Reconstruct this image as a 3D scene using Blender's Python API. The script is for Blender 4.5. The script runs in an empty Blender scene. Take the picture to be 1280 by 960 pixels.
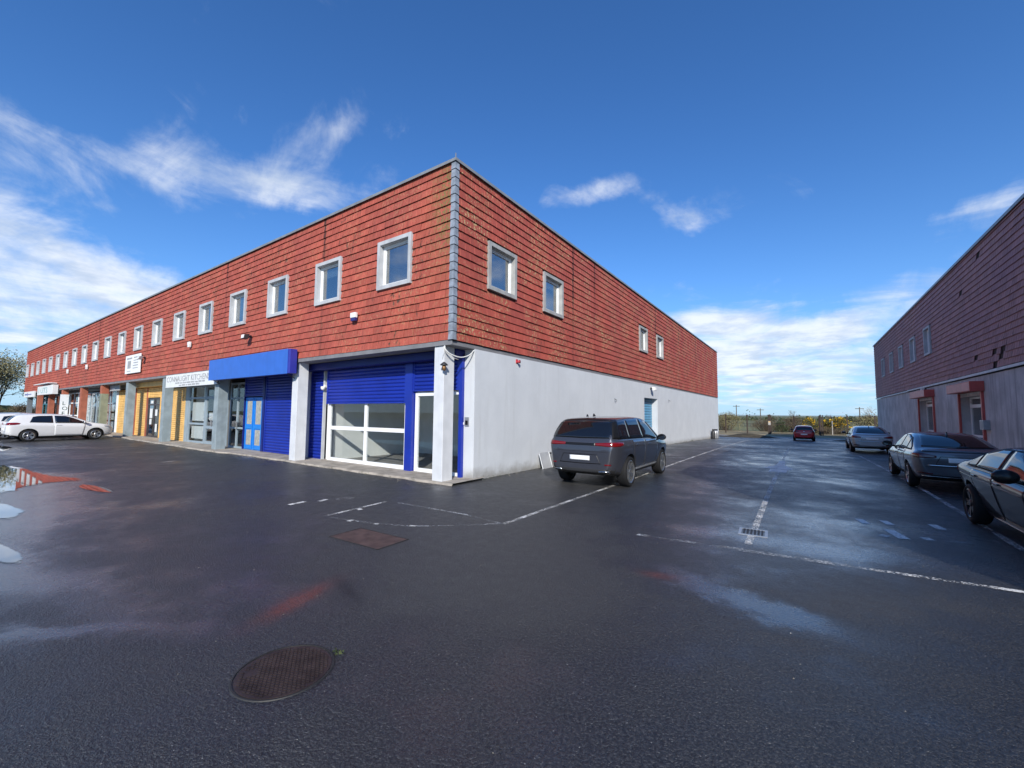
import bpy, bmesh, math, random
from mathutils import Vector, Matrix
from mathutils.bvhtree import BVHTree
random.seed(11)
SC = bpy.context.scene
COL = SC.collection
PI = math.pi
R = math.radians

# ------------------------------------------------------------------ camera
cam_data = bpy.data.cameras.new("camera")
cam = bpy.data.objects.new("camera", cam_data)
COL.objects.link(cam)
cam_data.sensor_width = 36.0
cam_data.lens = 525.0 / 1280.0 * 36.0
cam_data.clip_start = 0.05
cam_data.clip_end = 6000
CAMP = Vector((7.4724, -8.0395, 1.85))
rot = Matrix(((0.822520642, 0.032441358, 0.567809256),
              (0.568666011, -0.062490770, -0.820191363),
              (0.008874717, 0.997518151, -0.069848246)))
cam.matrix_world = Matrix.Translation(CAMP) @ rot.to_4x4()
SC.camera = cam

# ------------------------------------------------------------------ view
SC.view_settings.view_transform = 'Standard'
SC.view_settings.look = 'None'
SC.view_settings.exposure = 0.2
SC.view_settings.gamma = 1.0
SC.cycles.max_bounces = 8
SC.cycles.transparent_max_bounces = 12

SUN_EL = R(29.0)
SUN_H = Vector((0.58, -0.81)).normalized()
SUN_DIR = Vector((SUN_H.x * math.cos(SUN_EL), SUN_H.y * math.cos(SUN_EL), math.sin(SUN_EL)))


class N:
    """small helper for building node trees"""
    def __init__(self, tree):
        self.t = tree
        self.n = tree.nodes
        self.l = tree.links

    def node(self, typ, **kw):
        nd = self.n.new(typ)
        for k, v in kw.items():
            setattr(nd, k, v)
        return nd

    def link(self, a, b):
        self.l.new(a, b)

    def put(self, sock, v):
        if hasattr(v, 'is_output'):
            self.l.new(v, sock)
        else:
            sock.default_value = v

    def m(self, op, a, b=None, c=None, clamp=False):
        nd = self.node('ShaderNodeMath', operation=op)
        nd.use_clamp = clamp
        self.put(nd.inputs[0], a)
        if b is not None:
            self.put(nd.inputs[1], b)
        if c is not None:
            self.put(nd.inputs[2], c)
        return nd.outputs[0]

    def ramp(self, v, a, b, lo=0.0, hi=1.0, smooth=True):
        nd = self.node('ShaderNodeMapRange')
        nd.interpolation_type = 'SMOOTHSTEP' if smooth else 'LINEAR'
        nd.clamp = True
        self.put(nd.inputs[0], v)
        nd.inputs[1].default_value = a
        nd.inputs[2].default_value = b
        self.put(nd.inputs[3], lo)
        self.put(nd.inputs[4], hi)
        return nd.outputs[0]

    def mix(self, f, a, b, blend='MIX'):
        nd = self.node('ShaderNodeMix', data_type='RGBA', blend_type=blend)
        self.put(nd.inputs[0], f)
        self.put(nd.inputs[6], col4(a))
        self.put(nd.inputs[7], col4(b))
        return nd.outputs[2]

    def noise(self, vec, scale, detail=3.0, rough=0.55, dist=0.0):
        nd = self.node('ShaderNodeTexNoise')
        if vec is not None:
            self.link(vec, nd.inputs['Vector'])
        self.put(nd.inputs['Scale'], scale)
        nd.inputs['Detail'].default_value = detail
        nd.inputs['Roughness'].default_value = rough
        nd.inputs['Distortion'].default_value = dist
        return nd.outputs[0]

    def xyz(self, v):
        nd = self.node('ShaderNodeSeparateXYZ')
        self.link(v, nd.inputs[0])
        return nd.outputs

    def comb(self, x, y, z):
        nd = self.node('ShaderNodeCombineXYZ')
        for i, v in enumerate((x, y, z)):
            self.put(nd.inputs[i], v)
        return nd.outputs[0]

    def blob(self, px, py, cx, cy, ru, rv, ang):
        """gaussian falloff of an ellipse, in any two coordinates"""
        ca, sa = math.cos(R(ang)), math.sin(R(ang))
        dx = self.m('SUBTRACT', px, cx)
        dy = self.m('SUBTRACT', py, cy)
        u = self.m('ADD', self.m('MULTIPLY', dx, ca / ru), self.m('MULTIPLY', dy, sa / ru))
        v = self.m('ADD', self.m('MULTIPLY', dx, -sa / rv), self.m('MULTIPLY', dy, ca / rv))
        d2 = self.m('ADD', self.m('MULTIPLY', u, u), self.m('MULTIPLY', v, v))
        return self.m('EXPONENT', self.m('MULTIPLY', d2, -1.0))


def col4(c):
    if hasattr(c, 'is_output'):
        return c
    return (c[0], c[1], c[2], 1.0)


# ------------------------------------------------------------------ world
world = bpy.data.worlds.new("World")
SC.world = world
world.use_nodes = True
w = N(world.node_tree)
world.node_tree.nodes.clear()
sky = w.node('ShaderNodeTexSky', sky_type='NISHITA')
sky.sun_disc = False
sky.sun_elevation = SUN_EL
sky.sun_rotation = math.atan2(SUN_H.x, SUN_H.y)
sky.altitude = 50
sky.air_density = 1.0
sky.dust_density = 0.35
sky.ozone_density = 1.6
tc = w.node('ShaderNodeTexCoord')
gx, gy, gz = w.xyz(tc.outputs['Generated'])
az = w.m('MULTIPLY', w.m('ARCTAN2', gx, gy), 180 / PI)
el = w.m('MULTIPLY', w.m('ARCSINE', gz), 180 / PI)
den = w.m('ADD', w.m('MAXIMUM', gz, 0.0), 0.10)
cx_ = w.m('DIVIDE', gx, den)
cy_ = w.m('DIVIDE', gy, den)
pl = w.comb(cx_, cy_, 0.0)
n1 = w.noise(pl, 1.25, 9.0, 0.60, 0.7)
n2 = w.noise(tc.outputs['Generated'], 7.0, 8.0, 0.62, 0.5)
bias = None
# (azimuth, elevation, half-length, half-width, tilt, weight): cloud banks; those out of view are added to whiten the ambient light
for a, e, ru, rv, an, wt in ((-76, 24.3, 9, 2.4, 4, .26), (-62, 25.6, 9, 2.6, 3, .42), (-58.7, 32.5, 3.5, 1.6, 25, .20),
                             (-88, 14.5, 14, 4.2, -10, .52), (-77, 12.0, 9, 2.6, -16, .36), (-84, 6, 20, 4.5, 0, .40),
                             (-28, 27.6, 6.5, 2.0, 6, .46), (-10.6, 23.2, 5.5, 2.6, -14, .46), (-20.5, 28.6, 3.5, 2.0, 0, .40),
                             (-4, 7.2, 10.0, 4.4, -8, .62), (-9, 11.6, 5, 2.6, 0, .40), (6.5, 10.5, 9, 3.0, 16, .36),
                             (15.5, 19, 4, 1.8, 40, .34), (2, 3.0, 14, 1.8, 0, .20), (60, 20, 30, 11, 8, .46),
                             (125, 24, 28, 11, -6, .42), (-145, 24, 34, 12, 5, .46), (170, 48, 30, 14, 20, .34)):
    b = w.m('MULTIPLY', w.blob(az, el, a, e, ru, rv, an), wt)
    bias = b if bias is None else w.m('ADD', bias, b)
dn = w.m('ADD', w.m('MULTIPLY', n1, 0.58), w.m('MULTIPLY', n2, 0.42))
dn = w.m('ADD', w.m('MULTIPLY', w.m('SUBTRACT', dn, 0.5), 2.3), 0.5)
low = w.ramp(el, 0.0, 26.0, 0.06, -0.06)
cv = w.m('ADD', w.m('ADD', dn, bias), low)
cover = w.ramp(cv, 0.62, 1.22)
cover = w.m('MULTIPLY', cover, w.ramp(el, -1.0, 2.0, 0.6, 0.86))
n3 = w.noise(pl, 2.6, 5.0, 0.6)
ccol = w.mix(w.ramp(n3, 0.35, 0.62), (4.9, 5.6, 6.7), (7.6, 7.9, 8.3))
clear = w.mix(1.0, sky.outputs[0], (0.42, 0.84, 1.36), 'MULTIPLY')
hz = w.m('EXPONENT', w.m('MULTIPLY', w.m('MAXIMUM', el, 0.0), -1 / 6.5))
clear = w.mix(w.m('MULTIPLY', hz, .9), clear, (4.0, 5.8, 7.6))
skyc = w.mix(cover, clear, ccol)
bg = w.node('ShaderNodeBackground')
w.link(skyc, bg.inputs[0])
bg.inputs[1].default_value = 0.115
wo = w.node('ShaderNodeOutputWorld')
w.link(bg.outputs[0], wo.inputs[0])

# ------------------------------------------------------------------ sun
sd = bpy.data.lights.new("sun", 'SUN')
sd.energy = 4.6
sd.angle = R(0.53)
sd.color = (1.0, 0.95, 0.87)
sun = bpy.data.objects.new("sun", sd)
COL.objects.link(sun)
sun.rotation_euler = SUN_DIR.to_track_quat('Z', 'Y').to_euler()
sun.location = (20, -30, 30)


# ------------------------------------------------------------------ object helpers
def zg(x, y):
    """height of the ground"""
    yy = min(max(y, 0.0), 45.0)
    return -0.00031 * yy * yy + 0.004 * min(max(-x, 0.0), 60.0)


def link(o, parent=None):
    COL.objects.link(o)
    if parent is not None:
        o.parent = parent
    return o


def tag(o, label=None, cat=None, group=None, kind=None):
    if label:
        o['label'] = label
    if cat:
        o['category'] = cat
    if group:
        o['group'] = group
    if kind:
        o['kind'] = kind
    return o


def thing(name, label, cat, loc=(0, 0, 0), rz=0.0, group=None):
    o = bpy.data.objects.new(name, None)
    o.empty_display_size = 0.3
    o.location = loc
    o.rotation_euler = (0, 0, rz)
    link(o)
    return tag(o, label, cat, group)


def place(name, mesh, parent=None, loc=(0, 0, 0), rz=0.0):
    o = bpy.data.objects.new(name, mesh)
    o.location = loc
    o.rotation_euler = (0, 0, rz)
    return link(o, parent)


def copy_tree(o, parent=None):
    c = o.copy()
    link(c)
    if parent is not None:
        c.parent = parent
    for ch in list(o.children):
        copy_tree(ch, c)
    return c


class MB:
    def __init__(self):
        self.v = []
        self.f = []
        self.fm = []
        self.cur = 0

    def add(self, vs, fs):
        b = len(self.v)
        self.v.extend(tuple(p) for p in vs)
        for f in fs:
            self.f.append(tuple(b + i for i in f))
            self.fm.append(self.cur)

    def box(self, x0, x1, y0, y1, z0, z1):
        self.add([(x0, y0, z0), (x1, y0, z0), (x1, y1, z0), (x0, y1, z0), (x0, y0, z1), (x1, y0, z1), (x1, y1, z1), (x0, y1, z1)],
                 [(0, 3, 2, 1), (4, 5, 6, 7), (0, 1, 5, 4), (1, 2, 6, 5), (2, 3, 7, 6), (3, 0, 4, 7)])
        return self

    def quad(self, a, b, c, d):
        self.add([a, b, c, d], [(0, 1, 2, 3)])
        return self

    def tube(self, path, r, n=8, caps=True, r1=None):
        path = [Vector(p) for p in path]
        k = len(path)
        vs = []
        for i, p in enumerate(path):
            t = (path[min(i + 1, k - 1)] - path[max(i - 1, 0)]).normalized()
            a = Vector((0, 0, 1)) if abs(t.z) < 0.9 else Vector((1, 0, 0))
            u = t.cross(a).normalized()
            q = t.cross(u)
            rr = r if r1 is None else r + (r1 - r) * i / max(1, k - 1)
            for j in range(n):
                an = 2 * PI * j / n
                vs.append(p + u * (math.cos(an) * rr) + q * (math.sin(an) * rr))
        fs = []
        for i in range(k - 1):
            for j in range(n):
                fs.append((i * n + j, i * n + (j + 1) % n, (i + 1) * n + (j + 1) % n, (i + 1) * n + j))
        if caps:
            fs.append(tuple(range(n))[::-1])
            fs.append(tuple((k - 1) * n + j for j in range(n)))
        self.add(vs, fs)
        return self

    def lathe(self, prof, n=24, axis='z', c=(0, 0, 0)):
        """prof: list of (r, h) swept round an axis"""
        vs = []
        for r, h in prof:
            for j in range(n):
                a = 2 * PI * j / n
                if axis == 'z':
                    vs.append((c[0] + r * math.cos(a), c[1] + r * math.sin(a), c[2] + h))
                elif axis == 'y':
                    vs.append((c[0] + r * math.cos(a), c[1] + h, c[2] + r * math.sin(a)))
                else:
                    vs.append((c[0] + h, c[1] + r * math.cos(a), c[2] + r * math.sin(a)))
        fs = []
        for i in range(len(prof) - 1):
            for j in range(n):
                fs.append((i * n + j, i * n + (j + 1) % n, (i + 1) * n + (j + 1) % n, (i + 1) * n + j))
        self.add(vs, fs)
        return self

    def prism(self, poly, h0, h1, axis='y'):
        """extrude a 2-D polygon; axis y: poly in (x,z); axis x: poly in (y,z); axis z: poly in (x,y)"""
        def P(p, h):
            return (p[0], h, p[1]) if axis == 'y' else ((h, p[0], p[1]) if axis == 'x' else (p[0], p[1], h))
        n = len(poly)
        self.add([P(p, h0) for p in poly] + [P(p, h1) for p in poly],
                 [tuple(range(n)), tuple(range(2 * n - 1, n - 1, -1))] + [(i, i + n, (i + 1) % n + n, (i + 1) % n) for i in range(n)])
        return self

    def mesh(self, name, mats, smooth=False, recalc=True):
        me = bpy.data.meshes.new(name)
        me.from_pydata(self.v, [], self.f)
        if not isinstance(mats, (list, tuple)):
            mats = [mats]
        for m in mats:
            me.materials.append(m)
        if len(mats) > 1:
            me.polygons.foreach_set('material_index', self.fm)
        if recalc:
            bm = bmesh.new()
            bm.from_mesh(me)
            bmesh.ops.recalc_face_normals(bm, faces=bm.faces)
            bm.to_mesh(me)
            bm.free()
        if smooth:
            me.polygons.foreach_set('use_smooth', [True] * len(me.polygons))
        me.update()
        return me

    def build(self, name, mats, parent=None, loc=(0, 0, 0), rz=0.0, smooth=False, recalc=True, bevel=0.0):
        o = place(name, self.mesh(name, mats, smooth, recalc), parent, loc, rz)
        if bevel:
            md = o.modifiers.new('bevel', 'BEVEL')
            md.width = bevel
            md.segments = 2
            md.limit_method = 'ANGLE'
        return o


def wall_with_holes(mb, u0, u1, v0, v1, t0, t1, holes, fn):
    """panel in (u, v), thickness t0..t1, rectangular holes; fn maps (u, t, v) to a point"""
    us = sorted({u0, u1} | {h[0] for h in holes} | {h[1] for h in holes})
    vs = sorted({v0, v1} | {h[2] for h in holes} | {h[3] for h in holes})
    def inside(a, b):
        return any(h[0] < a < h[1] and h[2] < b < h[3] for h in holes)
    for i in range(len(us) - 1):
        for j in range(len(vs) - 1):
            if inside((us[i] + us[i + 1]) / 2, (vs[j] + vs[j + 1]) / 2):
                continue
            for t in (t0, t1):
                mb.quad(fn(us[i], t, vs[j]), fn(us[i + 1], t, vs[j]), fn(us[i + 1], t, vs[j + 1]), fn(us[i], t, vs[j + 1]))
    for a0, a1, b0, b1 in list(holes) + [(u0, u1, v0, v1)]:
        for (p, q) in (((a0, b0), (a1, b0)), ((a1, b0), (a1, b1)), ((a1, b1), (a0, b1)), ((a0, b1), (a0, b0))):
            mb.quad(fn(p[0], t0, p[1]), fn(q[0], t0, q[1]), fn(q[0], t1, q[1]), fn(p[0], t1, p[1]))


# ------------------------------------------------------------------ materials
def new_mat(name):
    m = bpy.data.materials.new(name)
    m.use_nodes = True
    t = m.node_tree
    t.nodes.clear()
    n = N(t)
    out = n.node('ShaderNodeOutputMaterial')
    b = n.node('ShaderNodeBsdfPrincipled')
    n.link(b.outputs[0], out.inputs[0])
    geo = n.node('ShaderNodeNewGeometry')
    return m, n, b, geo.outputs['Position'], out


def bump(n, b, h, strength, dist):
    bp = n.node('ShaderNodeBump')
    n.put(bp.inputs['Strength'], strength)
    bp.inputs['Distance'].default_value = dist
    n.link(h, bp.inputs['Height'])
    n.link(bp.outputs[0], b.inputs['Normal'])


def plain(name, col, rough=0.6, metal=0.0, var=0.12, vs=2.5, bp=0.0, bs=60.0, coat=0.0, streak=0.0, grain=0.0, spec=0.5, dirt=0.0):
    m, n, b, P, out = new_mat(name)
    c = col4(col)
    f = n.ramp(n.noise(P, vs, 4.0), 0.3, 0.7)
    cc = n.mix(f, tuple(x * (1 - var) for x in col), tuple(min(1, x * (1 + var)) for x in col))
    if grain:
        g = n.ramp(n.noise(P, 90.0, 2.0), 0.35, 0.65)
        cc = n.mix(n.m('MULTIPLY', g, grain), cc, tuple(x * 0.6 for x in col))
    if streak:
        x, y, z = n.xyz(P)
        sv = n.comb(n.m('MULTIPLY', x, 5.0), n.m('MULTIPLY', y, 5.0), n.m('MULTIPLY', z, 0.35))
        s = n.ramp(n.noise(sv, 1.0, 5.0, 0.65), 0.45, 0.75)
        cc = n.mix(n.m('MULTIPLY', s, streak), cc, tuple(x * 0.45 for x in col))
    if dirt:
        d = n.ramp(n.noise(P, 0.9, 6.0, 0.7), 0.5, 0.75)
        cc = n.mix(n.m('MULTIPLY', d, dirt), cc, (0.12, 0.10, 0.08))
    n.link(cc, b.inputs['Base Color'])
    b.inputs['Roughness'].default_value = rough
    b.inputs['Metallic'].default_value = metal
    b.inputs['Coat Weight'].default_value = coat
    b.inputs['Coat Roughness'].default_value = 0.04
    b.inputs['Specular IOR Level'].default_value = spec
    if bp:
        bump(n, b, n.noise(P, bs, 4.0, 0.6), bp, 0.01)
    return m


def glass(name, tint=(0.75, 0.8, 0.8), refl=.05):
    m = bpy.data.materials.new(name)
    m.use_nodes = True
    m.node_tree.nodes.clear()
    n = N(m.node_tree)
    out = n.node('ShaderNodeOutputMaterial')
    tr = n.node('ShaderNodeBsdfTransparent')
    tr.inputs[0].default_value = col4(tint)
    gl = n.node('ShaderNodeBsdfGlossy')
    gl.inputs['Roughness'].default_value = 0.015
    geo = n.node('ShaderNodeNewGeometry')
    dt = n.node('ShaderNodeVectorMath', operation='DOT_PRODUCT')
    n.link(geo.outputs['Normal'], dt.inputs[0])
    n.link(geo.outputs['Incoming'], dt.inputs[1])
    k = n.m('POWER', n.m('SUBTRACT', 1.0, n.m('ABSOLUTE', dt.outputs['Value'])), 5.0)
    mx = n.node('ShaderNodeMixShader')
    n.link(n.m('ADD', refl, n.m('MULTIPLY', k, 1.0 - refl), clamp=True), mx.inputs[0])
    n.link(tr.outputs[0], mx.inputs[1])
    n.link(gl.outputs[0], mx.inputs[2])
    n.link(mx.outputs[0], out.inputs[0])
    return m


def tile_mat(name, base, red_var, lichen, dark, green=0.0, joints=()):
    m, n, b, P, out = new_mat(name)
    at = n.node('ShaderNodeAttribute', attribute_name='tint')
    oi = n.node('ShaderNodeObjectInfo')
    rnd = n.m('FRACT', n.m('ADD', at.outputs['Fac'], n.m('MULTIPLY', oi.outputs['Random'], 7.31)))
    c = n.mix(rnd, tuple(x * (1 - red_var) for x in base), tuple(x * (1 + red_var) for x in base))
    c = n.mix(n.ramp(n.noise(P, 0.55, 4.0), 0.35, 0.7), c, n.mix(0.5, c, (base[0] * .75, base[1] * .8, base[2] * 1.0)))
    x, y, z = n.xyz(P)
    fine = n.noise(P, 26.0, 4.0, 0.7)
    c = n.mix(n.ramp(fine, 0.4, 0.75, 0, .45), c, tuple(q * .55 for q in base))
    # vertical run-off streaks, dark
    sv = n.comb(n.m('MULTIPLY', x, 3.0), n.m('MULTIPLY', y, 3.0), n.m('MULTIPLY', z, 0.25))
    st = n.ramp(n.noise(sv, 1.0, 5.0, 0.7), 0.55, 0.78)
    up = n.ramp(z, 6.0, 8.6)
    c = n.mix(n.m('MULTIPLY', n.m('MULTIPLY', st, n.m('ADD', n.m('MULTIPLY', up, .8), .2)), dark), c, (0.035, 0.028, 0.024))
    # dark algae tufts on the lower edges of single tiles
    tf = n.ramp(n.noise(n.comb(n.m('MULTIPLY', x, 9.0), n.m('MULTIPLY', y, 9.0), n.m('MULTIPLY', z, 5.0)), 1.0, 3.0), 0.57, 0.67)
    reg = n.ramp(n.noise(P, 0.35, 3.0), 0.45, 0.62)
    c = n.mix(n.m('MULTIPLY', n.m('MULTIPLY', tf, reg), dark), c, (0.05, 0.04, 0.03))
    # dark run-off below the coping at the joints of the panels
    jn = None
    for ax, at_, z1 in joints:
        q = n.m('SUBTRACT', (x, y)[ax], at_)
        q = n.m('ADD', q, n.m('MULTIPLY', n.m('SUBTRACT', n.noise(P, 3.0, 3.0), .5), .12))
        g_ = n.m('MULTIPLY', n.ramp(n.m('ABSOLUTE', q), .02, .10, 1, 0), n.ramp(n.m('ADD', z, n.m('MULTIPLY', fine, .8)), z1, z1 + 1.6, .35, 1))
        jn = g_ if jn is None else n.m('MAXIMUM', jn, g_)
    if jn is not None:
        c = n.mix(n.m('MULTIPLY', jn, .85), c, (0.02, 0.016, 0.014))
    # pale lichen
    lz = n.ramp(n.noise(n.comb(n.m('MULTIPLY', x, 16.0), n.m('MULTIPLY', y, 16.0), n.m('MULTIPLY', z, 11.0)), 1.0, 4.0, 0.7), 0.53, 0.62)
    lr = n.ramp(n.noise(P, 0.8, 4.0), 0.40, 0.62)
    c = n.mix(n.m('MULTIPLY', n.m('MULTIPLY', lz, lr), lichen), c, (0.42, 0.34, 0.17))
    if green:
        gm = n.m('MULTIPLY', n.blob(x, z, -0.25, 7.6, .55, 1.6, 0), n.ramp(n.noise(P, 14.0, 4.0), .42, .6))
        c = n.mix(n.m('MULTIPLY', gm, green, clamp=True), c, (0.16, 0.15, 0.05))
    n.link(c, b.inputs['Base Color'])
    b.inputs['Roughness'].default_value = 0.75
    b.inputs['Specular IOR Level'].default_value = 0.3
    bump(n, b, fine, 0.35, 0.006)
    return m


M = {}
M['tile'] = tile_mat('red_tile', (0.39, 0.088, 0.058), .17, .35, .9, 1.0, ((0, -6.17, 6.9), (0, -14.0, 7.6), (0, -35.9, 5.0), (0, -39.4, 4.8), (0, -54.1, 5)))
M['tile_side'] = tile_mat('red_tile_lichen', (0.37, 0.078, 0.054), .15, .95, .75, 0.0, ((1, 7.05, 5.6), (1, 9.2, 6.8), (1, 18.6, 6.4), (1, 24.6, 7), (1, 30.6, 5.2)))
M['tile_dark'] = tile_mat('dark_red_tile', (0.40, 0.205, 0.195), .16, .25, .5)
M['hip'] = plain('blue_grey_hip_tile', (0.23, 0.26, 0.30), .5, var=.25, vs=6, bp=.2, dirt=.25)
M['felt'] = plain('tile_backing', (0.05, 0.035, 0.03), .9)
M['coping'] = plain('grey_coping', (0.25, 0.26, 0.265), .5, metal=.2, streak=.25)
M['roof'] = plain('flat_roof', (0.14, 0.14, 0.14), .9)
M['soffit'] = plain('soffit_board', (0.19, 0.19, 0.20), .8, streak=.2)
def wall_paint():
    m, n, b, P, out = new_mat('pale_grey_render')
    x, y, z = n.xyz(P)
    c = n.mix(n.ramp(n.noise(P, .9, 5.0, .6), .3, .7), (0.54, 0.56, 0.58), (0.585, 0.605, 0.625))
    c = n.mix(n.ramp(n.noise(P, 90.0, 2.0), .4, .7, 0, .14), c, (0.33, 0.34, 0.36))
    sv = n.comb(n.m('MULTIPLY', x, 4.0), n.m('MULTIPLY', y, 4.0), n.m('MULTIPLY', z, .3))
    c = n.mix(n.ramp(n.noise(sv, 1.0, 5.0, .7), .50, .8, 0, .26), c, (0.34, 0.34, 0.33))
    # splash-back dirt and damp at the foot, ragged
    h = n.m('ADD', n.m('ADD', z, n.m('MULTIPLY', n.m('MAXIMUM', y, 0.0), .012)), n.m('MULTIPLY', n.m('SUBTRACT', n.noise(P, 2.4, 5.0, .7), .5), .55))
    c = n.mix(n.ramp(h, .0, .42, .75, 0), c, (0.20, 0.185, 0.16))
    # patch repainted a shade off, hairline cracks
    c = n.mix(n.ramp(n.noise(P, .28, 2.0), .52, .54, 0, .10), c, (0.42, 0.44, 0.47))
    n.link(c, b.inputs['Base Color'])
    b.inputs['Roughness'].default_value = .88
    bump(n, b, n.m('ADD', n.noise(P, 55.0, 4.0, .6), n.m('MULTIPLY', n.noise(P, 1.6, 3.0), 3.0)), .3, .01)
    return m
M['render_white'] = wall_paint()
M['column_pale'] = plain('pale_column_paint', (0.60, 0.61, 0.625), .75, var=.06, bp=.15, bs=40, streak=.12)
M['column_grey'] = plain('grey_column_paint', (0.24, 0.29, 0.31), .8, var=.15, bp=.3, bs=30, streak=.25)
M['column_red'] = plain('red_column_paint', (0.34, 0.105, 0.06), .8, var=.15, bp=.2, streak=.2)
M['column_green'] = plain('green_grey_column_paint', (0.22, 0.24, 0.17), .8, var=.15, streak=.2)
M['column_dark'] = plain('slate_column_paint', (0.13, 0.15, 0.17), .8, var=.15, streak=.2)
M['frame_grey'] = plain('window_surround', (0.44, 0.45, 0.46), .7, var=.1, streak=.3, bp=.1)
M['frame_side'] = plain('weathered_surround', (0.33, 0.33, 0.32), .8, var=.15, streak=.3, bp=.2)
M['upvc'] = plain('white_upvc', (0.80, 0.80, 0.80), .35, var=.03)
M['blue_shutter'] = plain('blue_shutter_metal', (0.008, 0.026, 0.29), .38, var=.10, vs=1.5, dirt=.06)
M['blue_box'] = plain('blue_box_metal', (0.006, 0.014, 0.15), .45, var=.1)
M['blue_sign'] = plain('blue_fascia', (0.030, 0.125, 0.50), .4, var=.05, streak=.12, dirt=.05)
M['blue_sign_dark'] = plain('blue_fascia_return', (0.03, 0.035, 0.30), .45, var=.05)
M['blue_door'] = plain('sky_blue_door_paint', (0.012, 0.19, 0.60), .4, var=.06)
M['blue_rear'] = plain('light_blue_shutter', (0.09, 0.28, 0.45), .5, var=.08)
M['frosted'] = plain('frosted_pane', (0.34, 0.33, 0.29), .35, var=.2, vs=8)
M['yellow'] = plain('yellow_shutter', (0.72, 0.45, 0.15), .55, var=.12, dirt=.1)
M['grey_frame'] = plain('grey_frame_paint', (0.26, 0.32, 0.36), .5, var=.08)
M['dark_frame'] = plain('dark_frame_paint', (0.05, 0.045, 0.05), .4)
M['white_paint'] = plain('white_paint', (0.75, 0.76, 0.76), .6, var=.05, dirt=.05)
M['sign_white'] = plain('white_sign_board', (0.70, 0.71, 0.70), .5, var=.05, streak=.1)
M['sign_text'] = plain('grey_print', (0.11, 0.11, 0.12), .6)
M['sign_grey'] = plain('grey_sign_board', (0.36, 0.37, 0.38), .6, var=.1)
M['print_mid'] = plain('faded_print', (0.33, 0.33, 0.33), .6)
M['print_blue'] = plain('blue_print', (0.12, 0.14, 0.32), .6)
M['green_text'] = plain('dark_green_print', (0.02, 0.06, 0.045), .6)
M['teal_text'] = plain('teal_print', (0.22, 0.40, 0.38), .6)
M['teal_blind'] = plain('teal_blind', (0.03, 0.14, 0.18), .7)
M['inside_white'] = plain('painted_blockwork', (0.72, 0.72, 0.70), .8, var=.04)
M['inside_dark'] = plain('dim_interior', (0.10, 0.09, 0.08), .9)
M['inside_floor'] = plain('concrete_floor', (0.22, 0.21, 0.20), .7, var=.2)
M['curtain'] = plain('white_curtain', (0.62, 0.63, 0.62), .8, var=.06)
M['kerb'] = plain('concrete_apron', (0.33, 0.29, 0.24), .85, var=.25, vs=3, bp=.4, bs=40, dirt=.45)
M['concrete'] = plain('pale_concrete', (0.42, 0.40, 0.37), .85, var=.2, bp=.3, dirt=.3)
M['render_grey'] = plain('rough_grey_render', (0.52, 0.50, 0.50), .9, var=.22, vs=1.0, bp=.6, bs=25, streak=.75, grain=.35)
M['trim_white'] = plain('white_drip_trim', (0.62, 0.63, 0.64), .6, streak=.2)
M['red_box'] = plain('red_shutter_box', (0.50, 0.08, 0.065), .5, var=.1, streak=.25)
M['red_face'] = plain('faded_red_face', (0.60, 0.20, 0.18), .5, var=.1, streak=.2)
M['steel'] = plain('galvanised_steel', (0.42, 0.43, 0.44), .4, metal=.6, var=.15)
M['dark_metal'] = plain('dark_metal', (0.03, 0.03, 0.032), .45, var=.1)
M['brass'] = plain('aged_brass', (0.22, 0.12, 0.05), .5, metal=.6)
M['red_plastic'] = plain('red_plastic', (0.40, 0.03, 0.04), .4)
M['navy_plastic'] = plain('navy_plastic', (0.03, 0.03, 0.16), .4)
M['white_plastic'] = plain('white_plastic', (0.78, 0.77, 0.74), .4, var=.03)
M['cable'] = plain('white_cable', (0.68, 0.68, 0.66), .5)
M['glass'] = glass('shop_glass', (.93, .95, .95), .05)
M['glass_up'] = glass('upper_window_glass', (0.72, 0.78, 0.80), .42)
M['cast_iron'] = plain('rusty_cast_iron', (0.050, 0.036, 0.033), .45, metal=.35, var=.3, vs=9, bp=.3, bs=90)
M['cover_rust'] = plain('rusty_steel_cover', (0.095, 0.060, 0.050), .6, metal=.2, var=.3, vs=7, bp=.3, bs=80)
M['drain_iron'] = plain('drain_iron', (0.030, 0.029, 0.028), .6, metal=.2, var=.3)

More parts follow.
